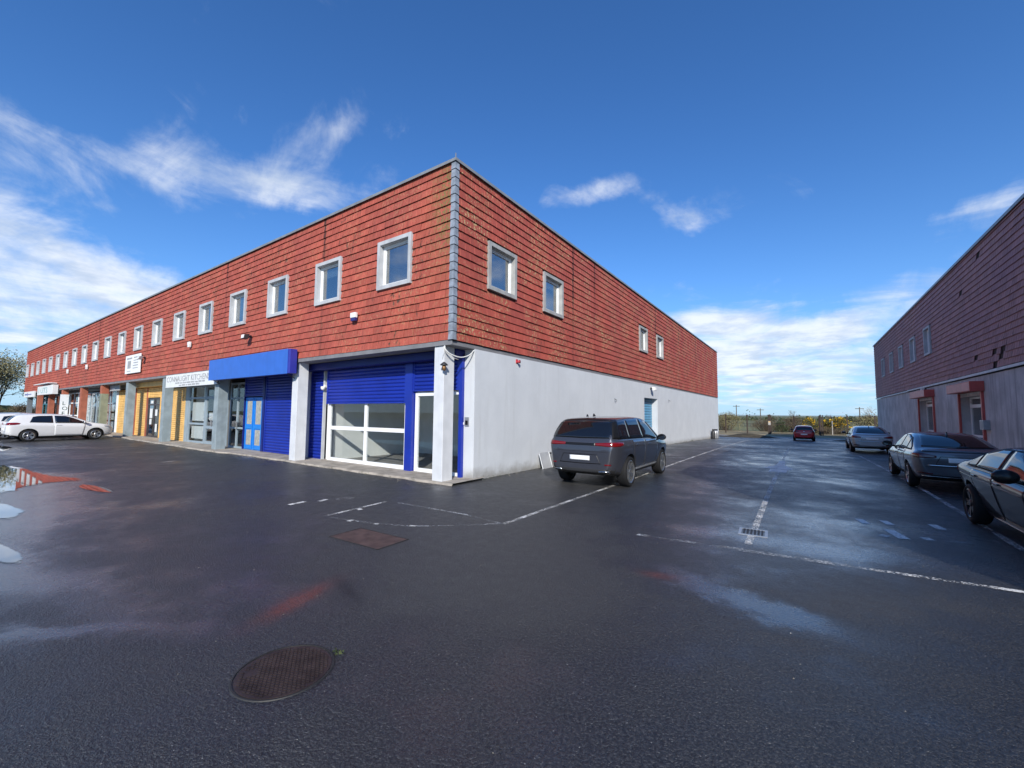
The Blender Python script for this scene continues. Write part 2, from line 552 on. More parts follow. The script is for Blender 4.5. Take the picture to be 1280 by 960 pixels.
# ================================================================== GROUND
def asphalt_mat():
    m, n, b, P, out = new_mat('wet_asphalt')
    x, y, z = n.xyz(P)
    big = n.noise(P, 0.22, 5.0, 0.6)
    mid = n.noise(P, 1.1, 5.0, 0.65)
    fine = n.noise(P, 72.0, 3.0, 0.75)
    vor = n.node('ShaderNodeTexVoronoi')
    n.link(P, vor.inputs['Vector'])
    vor.inputs['Scale'].default_value = 85.0
    # wobble the coordinates so that the patches have ragged edges
    wob = n.m('SUBTRACT', n.noise(P, 2.2, 5.0, 0.7), 0.5)
    wx = n.m('ADD', x, n.m('MULTIPLY', wob, .9))
    wy = n.m('ADD', y, n.m('MULTIPLY', n.m('SUBTRACT', n.noise(P, 1.7, 5.0, 0.7), 0.5), .9))
    wet = n.m('ADD', n.m('MULTIPLY', n.ramp(big, .35, .68), .40), n.m('MULTIPLY', n.ramp(mid, .42, .66), .22))
    for cx, cy, ru, rv, an, wt in ((6.7, -3.05, .75, .26, -18, .75), (7.2, -3.3, .40, .22, 10, .55), (2.25, -7.3, .55, .16, 50, .7),
                                   (7.2, 9.0, 2.2, 10.0, 0, .10), (8.0, 1.4, 1.8, 1.4, 0, .16), (-8.5, -6.1, 3.5, .9, -8, .55),
                                   (-3.5, -7.0, 2.6, .6, -8, .5), (-0.4, -7.25, 1.2, .3, -8, .45), (7.6, -.6, 2.4, .35, 2, .30),
                                   (-21, -5.4, 4, .8, 0, .3), (2.9, -6.7, .6, .15, 30, .25), (-2.5, -6.6, 5.5, 1.3, -4, .28), (1.6, -6.9, 1.6, .35, 12, .32),
                                   (2.6, -2.4, 3.4, 1.7, 0, -.50), (4.9, -4.0, 1.8, 1.1, 0, -.42), (1.6, 5.5, 1.4, 6.0, 0, -.25), (-9, -1.6, 9.0, 1.2, 0, -.22)):
        wet = n.m('ADD', wet, n.m('MULTIPLY', n.blob(wx, wy, cx, cy, ru, rv, an), wt))
    dry = n.ramp(wet, -.12, .30, 1, 0)
    wet = n.m('MAXIMUM', n.m('MINIMUM', wet, 1.0), 0.0)
    g2 = n.noise(P, 17.0, 4.0, .7)
    g3 = n.noise(P, 5.5, 5.0, .72)
    c = n.mix(n.ramp(mid, .3, .7), (0.012, 0.0125, 0.015), (0.024, 0.0245, 0.027))
    c = n.mix(n.ramp(g2, .38, .66, 0, .55), c, (0.044, 0.044, 0.045))
    c = n.mix(n.ramp(g3, .50, .72, 0, .6), c, (0.010, 0.010, 0.012))
    agg = n.noise(P, 46.0, 2.0, .8)
    c = n.mix(n.ramp(agg, .50, .60, 0, .62), c, (0.085, 0.085, 0.087))
    c = n.mix(n.ramp(agg, .36, .46, .9, 0), c, (0.003, 0.003, 0.004))
    c = n.mix(n.ramp(fine, .58, .70, 0, .8), c, (0.17, 0.168, 0.165))
    c = n.mix(n.ramp(fine, .30, .47, .85, 0), c, (0.007, 0.007, 0.009))
    c = n.mix(n.m('MULTIPLY', dry, .8), c, n.mix(n.ramp(fine, .35, .65), (0.022, 0.022, 0.022), (0.105, 0.102, 0.098)))
    # single pale chippings
    sp = n.m('MULTIPLY', n.ramp(n.m('FRACT', n.m('MULTIPLY', n.xyz(vor.outputs['Color'])[0], 1.0)), .985, .99), n.ramp(vor.outputs['Distance'], .25, .38, 1, 0))
    c = n.mix(n.m('MULTIPLY', sp, .75), c, (0.45, 0.43, 0.40))
    # rust and oil stains
    ns = n.m('MULTIPLY', n.ramp(n.noise(P, 7.0, 5.0, .75), .28, .52), n.ramp(agg, .34, .52))
    ru1 = n.m('MULTIPLY', n.blob(x, n.m('ADD', y, n.m('MULTIPLY', wob, .12)), 3.33, -5.72, .40, .12, 109), 1.5)
    ru2 = n.blob(x, y, 6.05, -2.96, .20, .10, 10)
    rust = n.m('MULTIPLY', n.m('MAXIMUM', ru1, n.m('MULTIPLY', ru2, .9)), ns)
    c = n.mix(n.m('MULTIPLY', rust, 1.0, clamp=True), c, (0.17, 0.042, 0.024))
    oil = n.m('MULTIPLY', n.m('MULTIPLY', n.blob(x, n.m('ADD', y, n.m('MULTIPLY', wob, .10)), 3.50, -5.29, .34, .085, -19), 1.35), n.ramp(agg, .30, .55, 1, .6), clamp=True)
    c = n.mix(oil, c, (0.006, 0.006, 0.007))
    purple = n.m('MULTIPLY', n.blob(wx, wy, 0.2, -6.0, 2.0, .5, 10), .12)
    c = n.mix(purple, c, (0.08, 0.05, 0.05))
    c = n.mix(n.m('MULTIPLY', wet, .45), c, n.mix(.5, c, (0.008, 0.009, 0.011)))
    c = n.mix(1.0, c, (.78, .78, .79), 'MULTIPLY')
    n.link(c, b.inputs['Base Color'])
    rg = n.m('ADD', n.m('MULTIPLY', n.m('SUBTRACT', g2, .5), .35), n.m('MULTIPLY', n.m('SUBTRACT', g3, .5), .45))
    n.link(n.m('MAXIMUM', n.m('ADD', n.m('ADD', n.m('MULTIPLY', wet, -.34), n.m('ADD', .47, n.m('MULTIPLY', fine, .10))), rg), .12), b.inputs['Roughness'])
    b.inputs['Specular IOR Level'].default_value = 0.6
    film = n.m('ADD', n.m('MULTIPLY', n.ramp(n.m('ADD', wet, n.m('MULTIPLY', n.m('SUBTRACT', g3, .5), .5)), .18, .85), .72), n.m('SUBTRACT', .17, n.m('MULTIPLY', dry, .14)))
    n.link(film, b.inputs['Coat Weight'])
    b.inputs['Coat IOR'].default_value = 1.6
    n.link(n.m('SUBTRACT', .44, n.m('MULTIPLY', film, .42)), b.inputs['Coat Roughness'])
    hgt = n.m('ADD', n.m('ADD', n.m('MULTIPLY', fine, .5), n.m('MULTIPLY', agg, 1.0)), n.m('ADD', n.m('MULTIPLY', n.noise(P, 38.0, 3.0, .6), .5), n.m('MULTIPLY', g2, .8)))
    bump(n, b, hgt, n.m('SUBTRACT', 1.0, n.m('MULTIPLY', wet, .45)), 0.02)
    cb = n.node('ShaderNodeBump')
    cb.inputs['Strength'].default_value = .34
    cb.inputs['Distance'].default_value = .010
    n.link(n.m('ADD', n.m('MULTIPLY', agg, .8), n.m('MULTIPLY', fine, .3)), cb.inputs['Height'])
    n.link(cb.outputs[0], b.inputs['Coat Normal'])
    return m


def paint_mat(name, col, wear):
    m = bpy.data.materials.new(name)
    m.use_nodes = True
    m.node_tree.nodes.clear()
    n = N(m.node_tree)
    out = n.node('ShaderNodeOutputMaterial')
    b = n.node('ShaderNodeBsdfPrincipled')
    b.inputs['Base Color'].default_value = col4(col)
    b.inputs['Roughness'].default_value = .5
    tr = n.node('ShaderNodeBsdfTransparent')
    P = n.node('ShaderNodeNewGeometry').outputs['Position']
    f = n.m('ADD', n.m('MULTIPLY', n.noise(P, 38.0, 4.0, .75), .72), n.m('MULTIPLY', n.noise(P, 2.0, 4.0, .6), .38))
    k = n.ramp(f, .655 - wear * .24, .745 - wear * .24, 1, 0)
    mx = n.node('ShaderNodeMixShader')
    n.link(n.m('SUBTRACT', 1.0, k), mx.inputs[0])
    n.link(b.outputs[0], mx.inputs[1])
    n.link(tr.outputs[0], mx.inputs[2])
    n.link(mx.outputs[0], out.inputs[0])
    return m


def water_mat():
    m, n, b, P, out = new_mat('puddle_water')
    at = n.node('ShaderNodeAttribute', attribute_name='depth')
    tr = n.node('ShaderNodeBsdfTransparent')
    k = n.ramp(n.m('ADD', at.outputs['Fac'], n.m('MULTIPLY', n.m('SUBTRACT', n.m('ADD', n.m('MULTIPLY', n.noise(P, 14.0, 5.0, .75), .5), n.m('MULTIPLY', n.noise(P, 4.0, 4.0, .6), .5)), .5), .75)), .06, .16)
    mx = n.node('ShaderNodeMixShader')
    n.link(k, mx.inputs[0])
    n.link(tr.outputs[0], mx.inputs[1])
    n.link(b.outputs[0], mx.inputs[2])
    n.link(mx.outputs[0], out.inputs[0])
    b.inputs['Base Color'].default_value = (0.014, 0.015, 0.017, 1)
    b.inputs['Roughness'].default_value = 0.02
    b.inputs['IOR'].default_value = 1.33
    b.inputs['Specular IOR Level'].default_value = 0.9
    b.inputs['Coat Weight'].default_value = 1.0
    b.inputs['Coat IOR'].default_value = 1.5
    b.inputs['Coat Roughness'].default_value = 0.02
    return m


M['asphalt'] = asphalt_mat()
M['paint'] = paint_mat('worn_road_paint', (0.78, 0.77, 0.73), .72)
M['paint_fresh'] = paint_mat('road_paint', (0.80, 0.79, 0.74), .40)
M['paint_faint'] = paint_mat('ghost_road_paint', (0.50, 0.51, 0.51), .85)
M['water'] = water_mat()
M['grass'] = plain('rough_grass', (0.10, 0.11, 0.035), .95, var=.4, vs=.6, bp=.8, bs=12)
M['dry_grass'] = plain('dry_grass', (0.24, 0.19, 0.10), .95, var=.35, vs=.5, bp=.8, bs=10)
M['field'] = plain('far_field', (0.12, 0.125, 0.05), .95, var=.5, vs=.02)


def ground_sheet(name, xs, ys, dz, mat):
    me = bpy.data.meshes.new(name)
    vs = [(x, y, zg(x, y) + dz) for y in ys for x in xs]
    k = len(xs)
    fs = [(j * k + i, j * k + i + 1, (j + 1) * k + i + 1, (j + 1) * k + i) for j in range(len(ys) - 1) for i in range(k - 1)]
    me.from_pydata(vs, [], fs)
    me.materials.append(mat)
    me.polygons.foreach_set('use_smooth', [True] * len(fs))
    o = place(name, me)
    tag(o, kind='structure')
    return o


def steps(a, b, s):
    k = max(1, int(round((b - a) / s)))
    return [a + (b - a) * i / k for i in range(k + 1)]


terrain = ground_sheet('terrain', [-3000, -1200, -500, -250] + steps(-140, 120, 5) + [250, 600, 1500, 3000],
                       [-2500, -900, -400, -200] + steps(-100, 140, 5) + [250, 600, 1500, 3500], -0.05, M['field'])
yard = ground_sheet('asphalt_yard', steps(-76, 48, 2), steps(-62, 50, 2), 0.0, M['asphalt'])


def strip(name, pts, wd, mat, parent=None, dz=0.004, label=None):
    """painted line following the ground"""
    mb = MB()
    P = [Vector((p[0], p[1])) for p in pts]
    out = []
    for i in range(len(P) - 1):
        k = max(1, int((P[i + 1] - P[i]).length / 1.0))
        for j in range(k):
            out.append(P[i].lerp(P[i + 1], j / k))
    out.append(P[-1])
    vs = []
    for i, p in enumerate(out):
        t = (out[min(i + 1, len(out) - 1)] - out[max(i - 1, 0)]).normalized()
        nn = Vector((-t.y, t.x)) * (wd / 2)
        for s in (-1, 1):
            q = p + nn * s
            vs.append((q.x, q.y, zg(q.x, q.y) + dz))
    mb.add(vs, [(2 * i, 2 * i + 1, 2 * i + 3, 2 * i + 2) for i in range(len(out) - 1)])
    o = mb.build(name, mat, parent, recalc=False)
    if label:
        o['label'] = label
    return o


# painted markings: pieces of the yard
strip('road_marking', [(3.29, -2.2), (3.36, 3.0), (3.34, 9.0), (3.28, 20), (3.2, 38)], .09, M['paint'], yard)
strip('road_marking', [(6.76, -1.0), (6.76, -.50)], .10, M['paint'], yard)
strip('road_marking', [(6.76, -.02), (6.73, 4), (6.70, 12), (6.67, 23)], .10, M['paint'], yard)
strip('road_marking', [(9.95, -0.4), (9.95, 7), (9.8, 15), (9.55, 26)], .10, M['paint'], yard)
strip('road_marking', [(5.3, -1.47), (6.4, -1.38)], .09, M['paint_faint'], yard)
strip('road_marking', [(6.4, -1.375), (7.8, -1.27)], .13, M['paint_faint'], yard)
strip('road_marking', [(7.8, -1.27), (9.4, -1.13), (12, -.95)], .09, M['paint'], yard)
strip('road_marking', [(3.25, -2.2), (2.31, -2.09), (.5, -2.15)], .07, M['paint_faint'], yard)
strip('road_marking', [(.43, -3.65), (.30, -2.22)], .07, M['paint'], yard)
strip('road_marking', [(.46, -3.66), (.95, -3.6), (1.48, -3.48), (2.17, -3.21), (2.72, -2.74), (3.25, -2.2)], .06, M['paint_faint'], yard)
for p, q, wd in (((1.02, -3.60), (1.10, -3.57), .10), ((1.55, -3.47), (1.63, -3.44), .07), ((2.12, -3.22), (2.22, -3.17), .08), ((.38, -2.96), (.52, -2.99), .09)):
    strip('road_marking', [p, q], wd, M['paint_fresh'], yard)
strip('road_marking', [(-.96, -3.58), (-1.0, -3.23)], .11, M['paint_fresh'], yard)
strip('road_marking', [(-.80, -3.05), (-.86, -2.84)], .10, M['paint'], yard)
strip('road_marking', [(-.70, -2.72), (-.62, -2.38)], .22, M['paint_faint'], yard)
strip('road_marking', [(-10.9, -2.8), (-11.1, -2.37)], .12, M['paint'], yard)
strip('road_marking', [(-12.1, -3.5), (-13.0, -1.2)], .10, M['paint_faint'], yard)
for y0 in (-3.5, -3.45):
    strip('road_marking', [(-15.6 - (y0 + 3.5) * 40, -3.6), (-15.7 - (y0 + 3.5) * 40, -1.2)], .10, M['paint_faint'], yard)
# arrow on the lane
am = MB()
def gq(pts, dz=.006):
    am.add([(p[0], p[1], zg(*p) + dz) for p in pts], [tuple(range(len(pts)))])
gq([(6.2, 9.6), (7.2, 9.6), (6.82, 11.2), (6.58, 11.2)])
gq([(6.55, 11.2), (6.85, 11.2), (6.8, 13.2), (6.6, 13.2)])
gq([(6.45, 8.6), (6.95, 8.6), (6.98, 9.5), (6.45, 9.5)])
am.build('road_marking', M['paint_fresh'], yard, recalc=False)
dm = MB()
# dashes and ghost letters of the old bay marking
for (x0, y0, x1, y1, wd) in ((8.24, 1.90, 8.31, 1.56, .12), (8.58, 2.02, 8.65, 1.72, .12), (8.56, 1.28, 8.68, .72, .15), (9.24, 2.18, 9.30, 1.82, .13), (8.94, 1.02, 8.99, .86, .12), (8.40, .80, 8.50, .74, .14)):
    strip('road_marking', [(x0, y0), (x1, y1)], wd, M['paint_fresh'], yard)
for pts in ([(7.75, 1.5), (7.9, 1.98), (8.24, 1.92)], [(7.95, 1.1), (8.3, 1.02), (8.5, .95)], [(8.9, 2.05), (9.6, 1.9)], [(9.0, .9), (9.75, 1.1), (9.8, 1.5)]):
    strip('road_marking', pts, .06, M['paint_faint'], yard)


def puddle(pts, label):
    """flat water with an uneven rim"""
    rnd = random.Random(len(pts) + int(abs(pts[0][0] * 10)))
    P = [Vector(p) for p in pts]
    out = []
    k = len(P)
    for i in range(k):
        a, b_, c, d = P[(i - 1) % k], P[i], P[(i + 1) % k], P[(i + 2) % k]
        for j in range(6):
            t = j / 6
            q = 0.5 * ((2 * b_) + (c - a) * t + (2 * a - 5 * b_ + 4 * c - d) * t * t + (3 * b_ - a - 3 * c + d) * t ** 3)
            q = q + Vector((rnd.uniform(-1, 1), rnd.uniform(-1, 1))) * (.045 if max(p_[1] for p_ in pts) - min(p_[1] for p_ in pts) > 1.2 else .008)
            out.append(q)
    zz = sum(zg(p.x, p.y) for p in out) / len(out) + .006
    cx, cy = sum(p.x for p in out) / len(out), sum(p.y for p in out) / len(out)
    mb = MB()
    cc = Vector((cx, cy))
    nn = len(out)
    dep = []
    for q, dq in ((1.10, 0.0), (.95, .12), (.80, .35), (.45, 1.0)):
        for p in out:
            r_ = cc.lerp(p, q)
            mb.v.append((r_.x, r_.y, zg(r_.x, r_.y) + .005))
            dep.append(dq)
    mb.v.append((cx, cy, zg(cx, cy) + .005))
    dep.append(1.0)
    for k_ in range(3):
        for i in range(nn):
            mb.f.append((k_ * nn + i, k_ * nn + (i + 1) % nn, (k_ + 1) * nn + (i + 1) % nn, (k_ + 1) * nn + i))
            mb.fm.append(0)
    for i in range(nn):
        mb.f.append((3 * nn + i, 3 * nn + (i + 1) % nn, 4 * nn))
        mb.fm.append(0)
    me = mb.mesh('puddle', M['water'], recalc=False)
    at = me.attributes.new('depth', 'FLOAT', 'POINT')
    at.data.foreach_set('value', dep)
    o = place('puddle', me)
    tag(o, kind='structure')
    return o


puddle([(-16, -7.2), (-13.0, -6.0), (-10.6, -5.75), (-9.3, -5.6), (-8.3, -5.25), (-7.9, -5.5), (-7.95, -5.95), (-7.6, -6.3), (-6.9, -6.7), (-8.5, -7.8), (-13, -8.4)], '')
puddle([(-7.0, -5.45), (-6.4, -5.28), (-5.5, -5.24), (-5.2, -5.33), (-5.7, -5.48), (-6.5, -5.58)], '')
puddle([(-6.6, -7.1), (-5.2, -6.82), (-4.2, -6.70), (-3.6, -6.85), (-3.7, -7.05), (-4.6, -7.3), (-5.8, -7.4)], '')
puddle([(-2.2, -7.30), (-1.4, -7.14), (-.75, -7.08), (-.40, -7.14), (-.55, -7.26), (-1.3, -7.38), (-2.0, -7.42)], '')
puddle([(-24.6, -5.4), (-22.4, -5.1), (-20.9, -5.35), (-20.3, -5.6), (-22, -5.9), (-24.5, -6.0)], '')

# concrete apron in front of the shops, a low step with a rough worn edge
ap = MB()
rr = random.Random(4)
xs = steps(-69.5, 0.1, .6)
top = []
for x in xs:
    e = -.02 + rr.uniform(-.05, .05) - (.25 if -26 < x < -13 else .12 if x < -13 else 0)
    top.append((x, e))
for i in range(len(xs) - 1):
    a, b_ = top[i], top[i + 1]
    z0, z1 = zg(a[0], 0) + .055, zg(b_[0], 0) + .055
    ap.quad((a[0], a[1], z0), (b_[0], b_[1], z1), (b_[0], 1.35, z1), (a[0], 1.35, z0))
    ap.quad((a[0], a[1] - .05, z0 - .08), (b_[0], b_[1] - .05, z1 - .08), (b_[0], b_[1], z1), (a[0], a[1], z0))
o = ap.build('pavement', M['kerb'], recalc=False)
tag(o, kind='structure')

# ---- iron covers let into the tarmac
mh = thing('manhole_cover', 'round rusty cast iron manhole cover with raised tread in the foreground tarmac', 'manhole cover', (4.36, -6.37, 0))
f = MB()
f.lathe([(.318, -.02), (.318, .006), (.330, .006), (.334, .0)], 64)
f.build('rim', M['drain_iron'], mh, smooth=False)
f = MB()
f.lathe([(0.0, .004), (.308, .004), (.310, -.02)], 48)
lug = MB()
for i in range(-9, 10):
    for j in range(-13, 14):
        x = i * .034 + (.017 if j % 2 else 0)
        y = j * .0225
        if math.hypot(x, y) < .285 and not (math.hypot(x + .20, y + .09) < .05):
            lug.box(x - .012, x + .012, y - .006, y + .006, .0035, .0085)
f.build('plate', M['cast_iron'], mh)
o = lug.build('tread', M['cast_iron'], mh)
o['kind'] = 'stuff'
mh.rotation_euler = (0, 0, R(20))
rc = thing('inspection_cover', 'rectangular rusty inspection cover set flush in the tarmac before the corner unit', 'inspection cover', (2.15, -4.03, 0), R(2))
f = MB()
f.box(-.52, .52, -.27, .27, -.02, .005)
f.build('plate', M['cover_rust'], rc)
f = MB()
for a in ((-.54, .54, -.285, -.272), (-.54, .54, .272, .285), (-.54, -.525, -.272, .272), (.525, .54, -.272, .272)):
    f.box(a[0], a[1], a[2], a[3], -.02, .007)
f.build('rim', M['drain_iron'], rc)
dg = thing('drain_grate', 'small square iron drain grate on the faded centre line', 'drain grate', (6.76, -.26, 0), R(3))
f = MB()
for a in ((-.2, .2, -.22, -.18), (-.2, .2, .18, .22), (-.2, -.16, -.18, .18), (.16, .2, -.18, .18)):
    f.box(a[0], a[1], a[2], a[3], -.02, .009)
f.build('rim', M['steel'], dg)
bar = MB().box(-.014, .014, -.18, .18, -.02, .007).mesh('bar', M['drain_iron'])
for i in range(6):
    place('bar', bar, dg, (-.125 + i * .05, 0, 0))
f = MB()
f.box(-.16, .16, -.18, .18, -.03, -.021)
f.build('pit', M['dark_metal'], dg)

# ================================================================== BUILDINGS
TE, TW, TH = 0.232, 0.40, 0.275      # tile exposure, width, height


def tile_geo(w_, z0=0.0, x0=0.0, dy=0.0):
    """one interlocking tile, tilted so that its lower edge stands proud; outward is -y"""
    yb, yt = -.050 + dy, -.010
    k = w_ / 2
    X = [x0 + .007, x0 + k - .014, x0 + k, x0 + k + .014, x0 + w_ - .007]
    D = [0, 0, .010, 0, 0]
    vs = []
    for i in range(5):
        vs.append((X[i], yb + D[i], z0))
    for i in range(5):
        vs.append((X[i], yt + D[i] * .6, z0 + TH))
    for i in range(5):
        vs.append((X[i], yb + .022, z0))
    fs = [(i, i + 1, 6 + i, 5 + i) for i in range(4)] + [(10 + i, 11 + i, i + 1, i) for i in range(4)]
    b = len(vs)
    vs += [(X[0], yt + .015, z0 + TH), (X[4], yt + .015, z0 + TH)]
    fs += [(0, 5, b, 10), (4, 14, b + 1, 9)]
    return vs, fs


def tile_mesh(name, mat):
    vs, fs = tile_geo(TW)
    me = bpy.data.meshes.new(name)
    me.from_pydata(vs, [], fs)
    me.materials.append(mat)
    return me


def cladding(parent, mat, origin, rz, length, z0, courses, holes, nparts=0, missing=(), seed=1):
    rnd = random.Random(seed)
    rotm = Matrix.Rotation(rz, 3, 'Z')
    o0 = Vector(origin)
    tiles = []
    for c in range(courses):
        z = z0 + c * TE
        off = -TW / 2 if c % 2 else 0.0
        i = 0
        while True:
            a = off + i * TW
            i += 1
            if a >= length:
                break
            u0, u1 = max(a, 0.0), min(a + TW, length)
            if u1 - u0 < .06:
                continue
            skip = False
            for h in holes:
                zc = z + TE * .5
                if h[2] - .02 < zc < h[3] + .02 and u0 < h[1] and u1 > h[0]:
                    if u0 >= h[0] and u1 <= h[1]:
                        skip = True
                    elif u0 < h[0] and u1 > h[0]:
                        u1 = h[0]
                    else:
                        u0 = h[1]
            if skip or u1 - u0 < .05:
                continue
            um = (u0 + u1) / 2
            if any(abs(um - q[0]) < q[2] and abs(z + .11 - q[1]) < .116 for q in missing):
                continue
            full = abs(u1 - u0 - TW) < 1e-4
            p = o0 + rotm @ Vector((um, 0, 0)) + Vector((0, 0, z + .1))
            d = p - CAMP
            nrm = rotm @ Vector((0, -1, 0))
            size = abs(d.normalized().dot(nrm)) / d.length_squared
            tiles.append((size if full else 0.0, u0, u1, z, full))
    order = sorted(range(len(tiles)), key=lambda k: -tiles[k][0])[:nparts]
    chosen = set(k for k in order if tiles[k][4])
    me1 = tile_mesh('tile', mat)
    mb_v, mb_f, tint = [], [], []
    for k, (s, u0, u1, z, full) in enumerate(tiles):
        jz, jy = rnd.uniform(-.005, .005), rnd.uniform(-.006, .004)
        if k in chosen:
            p = o0 + rotm @ Vector((u0, jy, 0)) + Vector((0, 0, z + jz))
            t = place('tile', me1, parent, p, rz)
            t.rotation_euler = (rnd.uniform(-.012, .008), rnd.uniform(-.006, .006), rz)
        else:
            vs, fs = tile_geo(u1 - u0, z + jz, u0, jy)
            b = len(mb_v)
            mb_v += vs
            mb_f += [tuple(b + q for q in f) for f in fs]
            tint += [rnd.random()] * len(fs)
    me = bpy.data.meshes.new('tile_cladding')
    me.from_pydata(mb_v, [], mb_f)
    me.materials.append(mat)
    at = me.attributes.new('tint', 'FLOAT', 'FACE')
    at.data.foreach_set('value', tint)
    o = place('tile_cladding', me, parent, origin, rz)
    o['kind'] = 'stuff'
    return o


def ring(mb, w_, h, t, y0, y1, x=0.0, z=0.0):
    """rectangular frame, outer w_ x h, bar width t, standing on z, centred on x"""
    mb.box(x - w_ / 2, x + w_ / 2, y0, y1, z, z + t)
    mb.box(x - w_ / 2, x + w_ / 2, y0, y1, z + h - t, z + h)
    mb.box(x - w_ / 2, x - w_ / 2 + t, y0, y1, z + t, z + h - t)
    mb.box(x + w_ / 2 - t, x + w_ / 2, y0, y1, z + t, z + h - t)


def window_proto(w_, h, mat):
    s = MB()
    ring(s, w_, h, .115, -.055, .20)
    fr = MB()
    ring(fr, w_ - .23, h - .23, .06, .10, .17, 0, .115)
    ring(fr, w_ - .36, h - .36, .025, .115, .16, 0, .18)
    pn = MB()
    pn.box(-w_ / 2 + .17, w_ / 2 - .17, .135, .141, .17, h - .17)
    return s.mesh('window', mat), fr.mesh('frame', M['upvc']), pn.mesh('pane', M['glass_up'])


def put_window(parent, proto, loc, rz):
    w_ = place('window', proto[0], parent, loc, rz)
    place('frame', proto[1], w_)
    place('pane', proto[2], w_)
    return w_


SLATS = {}


def shutter(parent, x0, x1, z0, z1, y, mat, key, name='roller_shutter', rail=True, sl=.12, rz=0.0, org=(0, 0, 0)):
    """roller shutter: guide rails and bottom bar are the part, each slat a piece of it"""
    s = MB()
    if rail:
        s.box(x0 - .05, x0 + .02, y - .04, y + .05, z0, z1)
        s.box(x1 - .02, x1 + .05, y - .04, y + .05, z0, z1)
    s.box(x0 + .02, x1 - .02, y + .012, y + .03, z0, z1)
    s.box(x0 + .02, x1 - .02, y - .03, y + .01, z0, z0 + .05)
    o = s.build(name, mat, parent, org, rz)
    n = max(1, int(round((z1 - z0 - .05) / sl)))
    h = (z1 - z0 - .05) / n
    prof = [(.010, .002), (-.006, .008), (-.022, h * .30), (-.024, h * .6), (-.010, h * .88), (.010, h - .003)]
    me = MB().prism(prof, x0 + .02, x1 - .02, axis='x').mesh('slat', mat)
    for i in range(n):
        place('slat', me, o, (0, y, z0 + .05 + i * h))
    return o


def glazed(parent, name, x0, x1, z0, z1, y, mat, t=.07, mull=(), rails=(), gl='glass', kids=True):
    """framed glazing; each pane is a piece of it"""
    f = MB()
    f.box(x0, x1, y - .04, y + .04, z0, z0 + t)
    f.box(x0, x1, y - .04, y + .04, z1 - t, z1)
    xs = [x0] + list(mull) + [x1]
    f.box(x0, x0 + t, y - .04, y + .04, z0 + t, z1 - t)
    f.box(x1 - t, x1, y - .04, y + .04, z0 + t, z1 - t)
    for m_ in mull:
        f.box(m_ - t / 2, m_ + t / 2, y - .038, y + .038, z0 + t, z1 - t)
    for r_ in rails:
        f.box(x0 + t, x1 - t, y - .034, y + .034, r_ - t / 2, r_ + t / 2)
    o = f.build(name, mat, parent)
    zs = [z0] + list(rails) + [z1]
    for i in range(len(xs) - 1):
        for j in range(len(zs) - 1):
            MB().box(xs[i] + t * .4, xs[i + 1] - t * .4, y - .003, y + .003, zs[j] + t * .4, zs[j + 1] - t * .4).build('pane', M[gl], o)
    return o


# ------------------------------------------------------------------ the terrace
XL, YB = -68.9, 41.8
ZS, ZT = 3.64, 8.64
B = thing('terrace_building', 'long two storey terrace of shop units hung with red tiles over pale and painted columns', 'building')
win_front = [(-2.385 - 3.427 * i, 5.55, 1.50, 1.50) for i in range(20)]
win_side = [(2.18, 5.48, 1.46, 1.44), (5.38, 5.48, 1.46, 1.44), (16.05, 5.45, 1.46, 1.44), (19.45, 5.45, 1.46, 1.44)]
s = MB()
fh = [(x - w_ / 2 + .02, x + w_ / 2 - .02, z + .02, z + h - .02) for x, z, w_, h in win_front]
wall_with_holes(s, XL + .06, -.06, ZS + .11, ZT, .06, .30, fh, lambda u, t, v: (u, t, v))
sh = [(y - w_ / 2 + .02, y + w_ / 2 - .02, z + .02, z + h - .02) for y, z, w_, h in win_side]
wall_with_holes(s, .30, YB - .06, ZS + .11, ZT, -.06, -.30, sh, lambda u, t, v: (t, u, v))
s.box(XL + .06, -.30, YB - .30, YB - .06, ZS + .11, ZT)
s.box(XL + .06, XL + .30, .30, YB - .30, ZS + .11, ZT)
s.build('upper_wall', M['felt'], B, recalc=True)
s = MB()
s.box(XL + .02, -.045, .05, YB - .05, ZS, ZS + .108)
s.build('soffit', M['soffit'], B)
s = MB()
s.box(XL + .30, -.30, .30, YB - .3, 8.38, 8.5)
s.build('roof', M['roof'], B)
s = MB()
s.box(XL - .03, .035, -.035, .33, ZT + .012, ZT + .06)
s.box(-.33, .035, .33, YB + .03, ZT + .012, ZT + .06)
s.box(XL - .03, XL + .33, .33, YB + .03, ZT + .012, ZT + .06)
s.box(XL - .03, .048, -.048, -.0355, ZT - .025, ZT + .055)
s.box(.0355, .048, -.0355, YB + .03, ZT - .025, ZT + .055)
s.build('coping', M['coping'], B)
MB().box(-.01, .01, -.01, .01, ZT + .075, ZT + .20).build('finial', M['coping'], B)
MB().box(-.04, -.02, YB - .2, YB - .17, ZT + .075, ZT + .32).build('finial', M['coping'], B)
# grey board under the tiles
s = MB()
s.box(XL, -.03, .015, .048, ZS + .0, ZS + .13)
s.build('fascia_board', M['soffit'], B)
s = MB()
for z_ in (ZS + .13,):
    s.box(XL + .3, -.3, 4.5, 4.6, z_, 8.38)
    s.box(-4.7, -4.6, 4.6, YB - .3, z_, 8.38)
for k in range(1, 10):
    xw = -2.385 - 3.427 * (k * 2) + 1.71
    s.box(xw - .05, xw + .05, .31, 4.49, z_, 8.37)
for yw in (3.7, 10.5, 17.8):
    s.box(-4.59, -.31, yw - .05, yw + .05, z_, 8.37)
s.build('partition', M['inside_white'], B)

